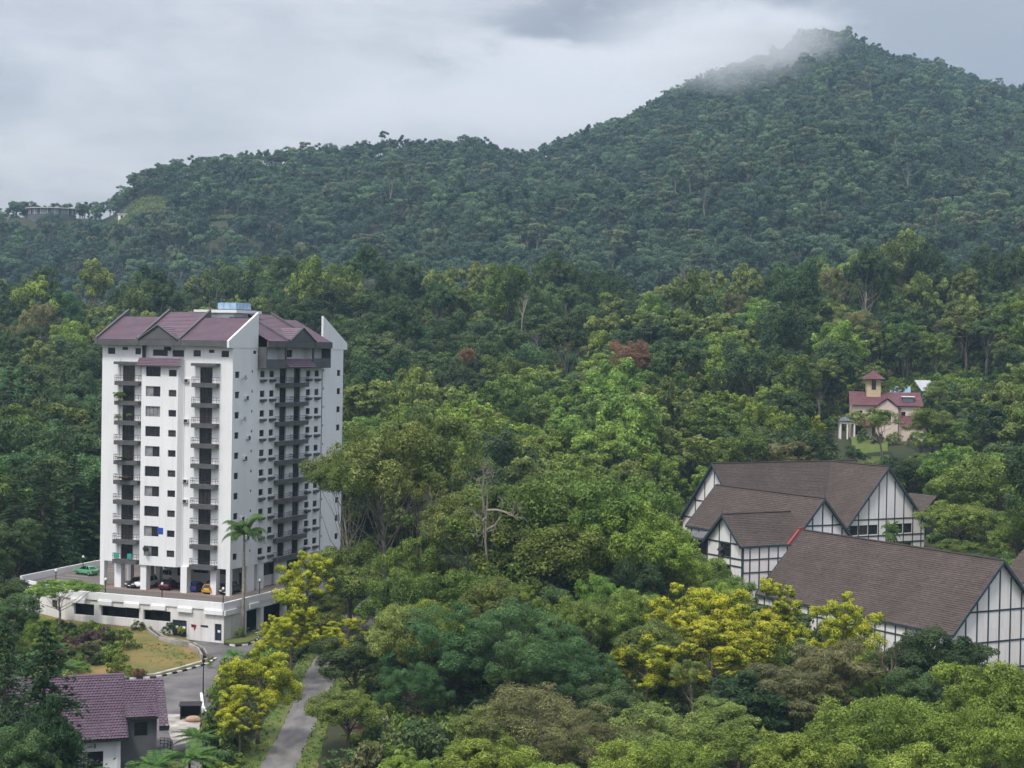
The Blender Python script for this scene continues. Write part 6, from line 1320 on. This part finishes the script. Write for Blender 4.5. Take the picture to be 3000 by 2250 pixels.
H('leafy_tree', 'green_c', 1990, 930, 70, 405, 'small green tree at the low red roof of the villa')
H('leafy_tree', 'dark_a', 1850, 960, 50, 398, 'dark low tree on the lawn edge below the villa')
H('leafy_tree', 'dark_b', 1960, 985, 120, 372, 'dark tree behind the right end of the rear ridge')
H('leafy_tree', 'green_b', 2080, 1160, 130, 302, 'spreading tree right of the rear hall gable')
H('leafy_tree', 'dark_b', 2140, 1190, 130, 292, 'dark tree between the rear hall and the near gable')
H('leafy_tree', 'green_a', 2195, 1200, 110, 285, 'green tree above the roof at the right edge')
H('leafy_tree', 'dark_a', 2030, 1185, 90, 308, 'dark low tree beside the end wall of the rear hall')
# left side
H('conifer_tree', 'conifer_a', 95, 990, 165, 284, 'tall conifer behind the deck, left of the fan palm')
H('conifer_tree', 'conifer_b', 162, 980, 150, 298, 'tall dark conifer beside the left wall of the tower')
H('conifer_tree', 'conifer_a', 35, 1035, 170, 280, 'dark conifer at the left edge behind the deck')
H('conifer_tree', 'conifer_b', 208, 1030, 120, 303, 'conifer half hidden by the left corner of the tower')
H('fan_palm', 'fan_palm', 112, 1160, 68, 286, 'fan palm rising behind the deck parapet', 'palm', base=5.0)
H('leafy_tree', 'dark_b', 30, 1120, 140, 270, 'dark tree at the left edge beside the podium')
H('leafy_tree', 'dark_b', 28, 1285, 150, 226, 'dark tree low at the left edge before the planted bank')
H('leafy_tree', 'green_c', 85, 1330, 100, 224, 'green tree at the left foot of the planted bank')
H('shrub', 'shrub_green', 1862, 925, 34, 422, 'bush hiding the foot of the villa porch', 'shrub')
H('shrub', 'shrub_dark', 1895, 935, 40, 420, 'dark bush before the ground floor of the villa', 'shrub')
H('shrub', 'shrub_olive', 1930, 932, 40, 421, 'olive bush before the low wing of the villa', 'shrub')
H('umbrella_tree', 'umbrella_a', 130, 1255, 150, 246, 'small umbrella-shaped tree in front of the podium bend')
H('leafy_tree', 'dark_b', 15, 1240, 120, 250, 'dark tree at the left edge in front of the podium end')
H('shrub', 'shrub_green', 212, 1340, 66, 243, 'dense green shrub against the podium wall', 'shrub')
H('shrub', 'shrub_dark', 368, 1342, 36, 247, 'small dark shrub below the garage opening', 'shrub', base=3.4)
H('shrub', 'shrub_olive', 300, 1345, 40, 249, 'thin shrub between the garage openings', 'shrub', base=3.4)
H('drooping_tree', 'conifer_wide', 100, 1335, 265, 170, 'large dark drooping tree covering the left of the house')
H('drooping_tree', 'conifer_wide', 10, 1330, 200, 177, 'dark drooping tree at the left edge')
H('drooping_tree', 'weep_b', 110, 1490, 130, 161, 'dark drooping branches in front of the house roof')
H('leafy_tree', 'dark_b', 60, 1560, 130, 158, 'dark tree at the bottom left corner')
H('royal_palm', 'royal_palm', 528, 1112, 98, 248.5, 'tall royal palm before the corner of the tower', 'palm', hmul=1.0)
for i, (dx, dt, dw, Y, lb) in enumerate([(430, 1570, 110, 190, 'tree fern with pale fronds beside the forecourt'), (335, 1620, 150, 176, 'spreading tree fern at the bottom edge by the house'), (410, 1600, 120, 178, 'bright tree fern between house and forecourt'), (505, 1398, 58, 232, 'small tree fern at the driveway bend'), (270, 1640, 120, 172, 'tree fern in front of the house wall'),
                                         (180, 1395, 90, 232, 'tree fern on the bank left of the lawn'), (110, 1380, 90, 236, 'tree fern under the umbrella tree'), (145, 1425, 90, 222, 'low tree fern beside the dark hedge'), (480, 1465, 60, 214, 'fern beside the black lamp post'), (60, 1395, 90, 230, 'tree fern at the left edge of the bank')]):
    H('tree_fern', 'tree_fern', dx, dt, dw, Y, lb, 'fern', 'tree ferns of the gardens', base=lawn_z(at(dx*1.356, dt*1.356, Y)[0], Y) if 215 < Y < 250 and dx < 400 else None)
for i, (dx, dt, dw, Y, k, lb) in enumerate([(475, 1490, 50, 210, 'shrub_green', 'rounded green shrub beside the white garden wall'), (500, 1530, 60, 204, 'shrub_dark', 'dark shrub behind the white garden wall'), (460, 1540, 40, 200, 'shrub_rust', 'reddish shrub at the end of the garden wall'), (520, 1600, 60, 192, 'shrub_olive', 'dry shrub at the foot of the thin golden tree'),
                                            (255, 1445, 80, 225, 'shrub_bright', 'bright low shrub behind the house roof'), (300, 1440, 40, 224, 'shrub_rust', 'reddish shrub at the kerb behind the house'), (265, 1372, 85, 238, 'shrub_green', 'green hedge mound at the edge of the lawn'), (215, 1378, 95, 238, 'shrub_purple', 'purplish brown hedge mound left of the lawn'), (190, 1410, 80, 232, 'shrub_brown', 'greyish brown shrub below the hedge mound'), (240, 1415, 80, 231, 'shrub_green', 'dark green hedge foot beside the lawn'), (165, 1440, 70, 226, 'shrub_green', 'green shrub at the lower end of the bank'),
                                            (390, 1350, 22, 247, 'shrub_gold', 'small yellow bush under the garage opening'), (520, 1352, 26, 247.5, 'shrub_bright', 'low bush at the foot of the palm'), (455, 1435, 16, 230, 'shrub_bright', 'tiny round bush on the lawn')]):
    p = at(dx*1.356, dt*1.356, Y); H('shrub', k, dx, dt, dw, Y, lb, 'shrub', 'shrubs of the gardens', base=(lawn_z(p[0], Y)-.2) if Y > 215 and dx < 470 else T(p[0], Y))
# planted bank left of the lawn
def build_bank():
    rr = random.Random(44); poly = [(-82, 236), (-68, 224), (-57, 224.5), (-53.8, 231), (-55.2, 241), (-60, 249), (-80, 252)]; y = 224.0
    while y < 252:
        x = -82.0
        while x < -53:
            px, py = x+rr.uniform(-.9, .9), y+rr.uniform(-.9, .9); x += 2.7
            if not inside(px, py, poly): continue
            right = px > -63+(py-236)*.3; key = rr.choice(['shrub_purple', 'shrub_purple', 'shrub_brown', 'shrub_purple'] if right and py > 229 and px < -56 else ['shrub_green', 'shrub_dark', 'shrub_green', 'shrub_bright', 'shrub_olive'])
            nm = {'shrub_purple': 'purplish brown', 'shrub_brown': 'greyish brown', 'shrub_green': 'green', 'shrub_dark': 'dark green', 'shrub_bright': 'light green', 'shrub_olive': 'olive'}[key]
            where = next(t for l_, t in [(-77, 'at the very far left'), (-73, 'left of the ferns'), (-69, 'among the ferns'), (-65.5, 'left of centre'), (-62, 'at the centre'), (-58.5, 'right of centre'), (0, 'next to the lawn')] if px < l_); row = next(t for l_, t in [(227, 'lowest'), (230, 'low'), (234, 'lower middle'), (238, 'middle'), (242, 'upper middle'), (246, 'high'), (999, 'topmost')] if py < l_)
            nm = rr.choice(['', 'broad ', 'rounded '])+nm if True else nm
            w = 4.0 if 'broad' in nm else 2.8 if 'rounded' in nm else 3.3; plant('bank_shrub', key, px, py, w, w*(.45 if 'broad' in nm else .75 if 'rounded' in nm else .58), rr.uniform(0, 6.28), '%s shrub of the planted bank, %s row, %s' % (nm, row, where), 'shrub', 'shrubs of the planted bank', z=lawn_z(px, py)-.35)
        y += 2.5
build_bank()
def build_tufts():
    rng = np.random.default_rng(15); P = []
    for y in np.arange(172, 258, .22):
        for x0, x1 in ((-29.6, -27.0), (-22.9, -20.8)):
            P.append((rng.uniform(x0, x1), y+rng.uniform(-.2, .2)))
    for _ in range(900): P.append((rng.uniform(-57, -43), rng.uniform(226, 250)))
    P = np.array(P); lw = P[:, 0] < -40; n = len(P)
    z = np.where(lw, [lawn_z(a, b)-.12 for a, b in P], T(P[:, 0], P[:, 1])); ok = ~lw | np.array([inside(a, b, [(-56, 229), (-50, 225), (-46.5, 226), (-43.5, 231), (-42.5, 236), (-50, 242), (-53.5, 248), (-56, 246)]) for a, b in P]); P, z, lw = P[ok], z[ok], lw[ok]; n = len(P)
    bl = 9; ang = rng.uniform(0, 6.28, (n, bl)); L_ = rng.uniform(.12, .34, (n, bl))*np.where(lw, .6, 1)[:, None]
    base = np.stack([P[:, 0], P[:, 1], z], 1)[:, None]+np.stack([np.cos(ang)*.12, np.sin(ang)*.12, 0*ang], -1)
    tip = base+np.stack([np.cos(ang)*L_*.6, np.sin(ang)*L_*.6, L_], -1); mid = (base+tip)/2; d = np.stack([-np.sin(ang), np.cos(ang), 0*ang], -1)*.05
    V = np.stack([base, mid-d, tip, mid+d], 2).reshape(-1, 3); o = link('grass', np_mesh('grass', V, np.arange(len(V)).reshape(-1, 4), [LM['olive'], LM['green']], np.repeat(np.clip(.5+rng.normal(size=n)*.25, 0, 1), bl), np.repeat(np.where(lw, 0, rng.integers(0, 2, n)), bl))); tag(o, 'tufts of grass on the verges and the lawn', None, None, 'stuff')
build_tufts()
# potted plants on the balconies
for (k, yc, key, w, h, lb) in [(1, 19.4, 'bright_a', 2.2, 1.5, 'overflowing pale flowering plant on the second highest left balcony'), (2, 19.6, 'gold_a', 1.3, 1.1, 'yellow flowering pot plant on the third left balcony'), (2, 17.6, 'bright_b', .9, 1.3, 'upright green pot plant on the third left balcony'), (4, 18.6, 'green_a', 2.4, .7, 'low row of pot plants on the fifth left balcony'), (5, 18.4, 'rust_a', 2.6, .8, 'reddish pot plants on the sixth left balcony'), (9, 14.0, 'dark_b', 1.0, 1.5, 'dark plant at the lowest wide window')]:
    p = tw(-.75 if k < 9 else -1.2, yc, 31.58-FL*k-(.0 if k < 9 else -.9)); plant('pot_plant', key, p[0], p[1], w, h, 1.0, lb, 'pot plant', 'plants on the tower', z=p[2])
# laundry and chairs on balconies
CL = [mat('cloth_teal', (.05, .30, .25), .9), mat('cloth_blue', (.03, .08, .40), .9), mat('cloth_red', (.45, .10, .06), .9)]
for (x, y, z, w, h, m, lb) in [(-1.1, 19.9, 4.6, .9, .8, 0, 'teal cloth hung on the lowest left balcony rail'), (-1.15, 17.4, 4.6, .8, .8, 0, 'pale teal towel at the right end of the lowest left balcony'), (-.76, 12.3, 8.6, 1.0, 1.0, 1, 'blue laundry in the second lowest wide window')]:
    mb = MB(); mb.prism([(0, 0, 0), (0, -w, 0), (-.05, -w, h), (0, -w*.5, h*1.02), (-.05, 0, h)], (.03, 0, 0), CL[m]); tag(mb.build('hanging_cloth', loc=tw(x, y, z), rz=TH), lb, 'cloth')
# ------------------------------------------------------------------ air
def volume_mat(name, density, color=(.86, .90, .96), aniso=.0, noise=None):
    m = bpy.data.materials.new(name); m.use_nodes = True; nt = m.node_tree; nt.nodes.clear(); N = nt.nodes.new; L = nt.links.new
    out = N('ShaderNodeOutputMaterial'); v = N('ShaderNodeVolumePrincipled'); v.inputs['Color'].default_value = (*color, 1); v.inputs['Density'].default_value = density; v.inputs['Anisotropy'].default_value = aniso
    L(v.outputs[0], out.inputs['Volume'])
    if noise: noise(nt, v)
    return m
mb = MB(); HM = volume_mat('haze_air', HAZE, HAZE_COL); mb.box(-1750, 1750, -420, 2760, -9, 470, HM); hz = mb.build('haze')

def mist_nodes(c0, rad, dens, seed):
    def f(nt, v):
        N = nt.nodes.new; L = nt.links.new; tc = N('ShaderNodeTexCoord')
        ln = N('ShaderNodeVectorMath'); ln.operation = 'LENGTH'; mp = N('ShaderNodeMapping'); mp.inputs['Scale'].default_value = [1/r for r in rad]; L(tc.outputs['Object'], mp.inputs[0]); L(mp.outputs[0], ln.inputs[0])
        n = N('ShaderNodeTexNoise'); n.inputs['Scale'].default_value = .022; n.inputs['Detail'].default_value = 5; n.inputs['Roughness'].default_value = .55; m2 = N('ShaderNodeMapping'); m2.inputs['Location'].default_value = (seed*31.0, seed*7.0, 0); m2.inputs['Scale'].default_value = (1, 1, 1.6); L(tc.outputs['Object'], m2.inputs[0]); L(m2.outputs[0], n.inputs['Vector'])
        a = N('ShaderNodeMapRange'); a.interpolation_type = 'SMOOTHSTEP'; a.inputs[1].default_value = 1.0; a.inputs[2].default_value = .1; L(ln.outputs['Value'], a.inputs[0])
        b = N('ShaderNodeMath'); b.operation = 'MULTIPLY_ADD'; b.inputs[1].default_value = 1.5; b.inputs[2].default_value = -1.05; L(a.outputs[0], b.inputs[0])
        c = N('ShaderNodeMath'); c.operation = 'MULTIPLY_ADD'; c.inputs[1].default_value = 1.5; L(n.outputs[0], c.inputs[0]); L(b.outputs[0], c.inputs[2])
        d = N('ShaderNodeMath'); d.operation = 'MAXIMUM'; d.inputs[1].default_value = 0; L(c.outputs[0], d.inputs[0]); e = N('ShaderNodeMath'); e.operation = 'MULTIPLY'; e.inputs[1].default_value = dens; L(d.outputs[0], e.inputs[0]); L(e.outputs[0], v.inputs['Density'])
    return f
for i, (u, v_, Y, rad, dens) in enumerate([(2190, 110, 1660, (140, 70, 58), .015), (2050, 185, 1580, (150, 55, 42), .012), (2310, 125, 1690, (80, 50, 50), .010)]):
    c = at(u, v_, Y); m = volume_mat('mist_%d' % i, .01, (.97, .98, 1.0), .2, mist_nodes(c, rad, dens, i+1)); m.cycles.volume_step_rate = 1.0
    bm = bmesh.new(); bmesh.ops.create_icosphere(bm, subdivisions=3, radius=1.0)
    for q in bm.verts: q.co = Vector((q.co.x*rad[0], q.co.y*rad[1], q.co.z*rad[2]))*1.02
    me = bpy.data.meshes.new('mist'); bm.to_mesh(me); bm.free(); me.materials.append(m); o = link('mist', me, loc=tuple(c)); tag(o, ['white mist clinging to the left shoulder of the summit', 'thin wisp of mist on the slope left of the summit', 'faint mist drifting over the summit face'][i], None, None, 'stuff')
cy.volume_step_rate = 1.0; cy.volume_max_steps = 128
tag(hz, 'thin blue-grey haze filling the valley air', None, None, 'stuff')
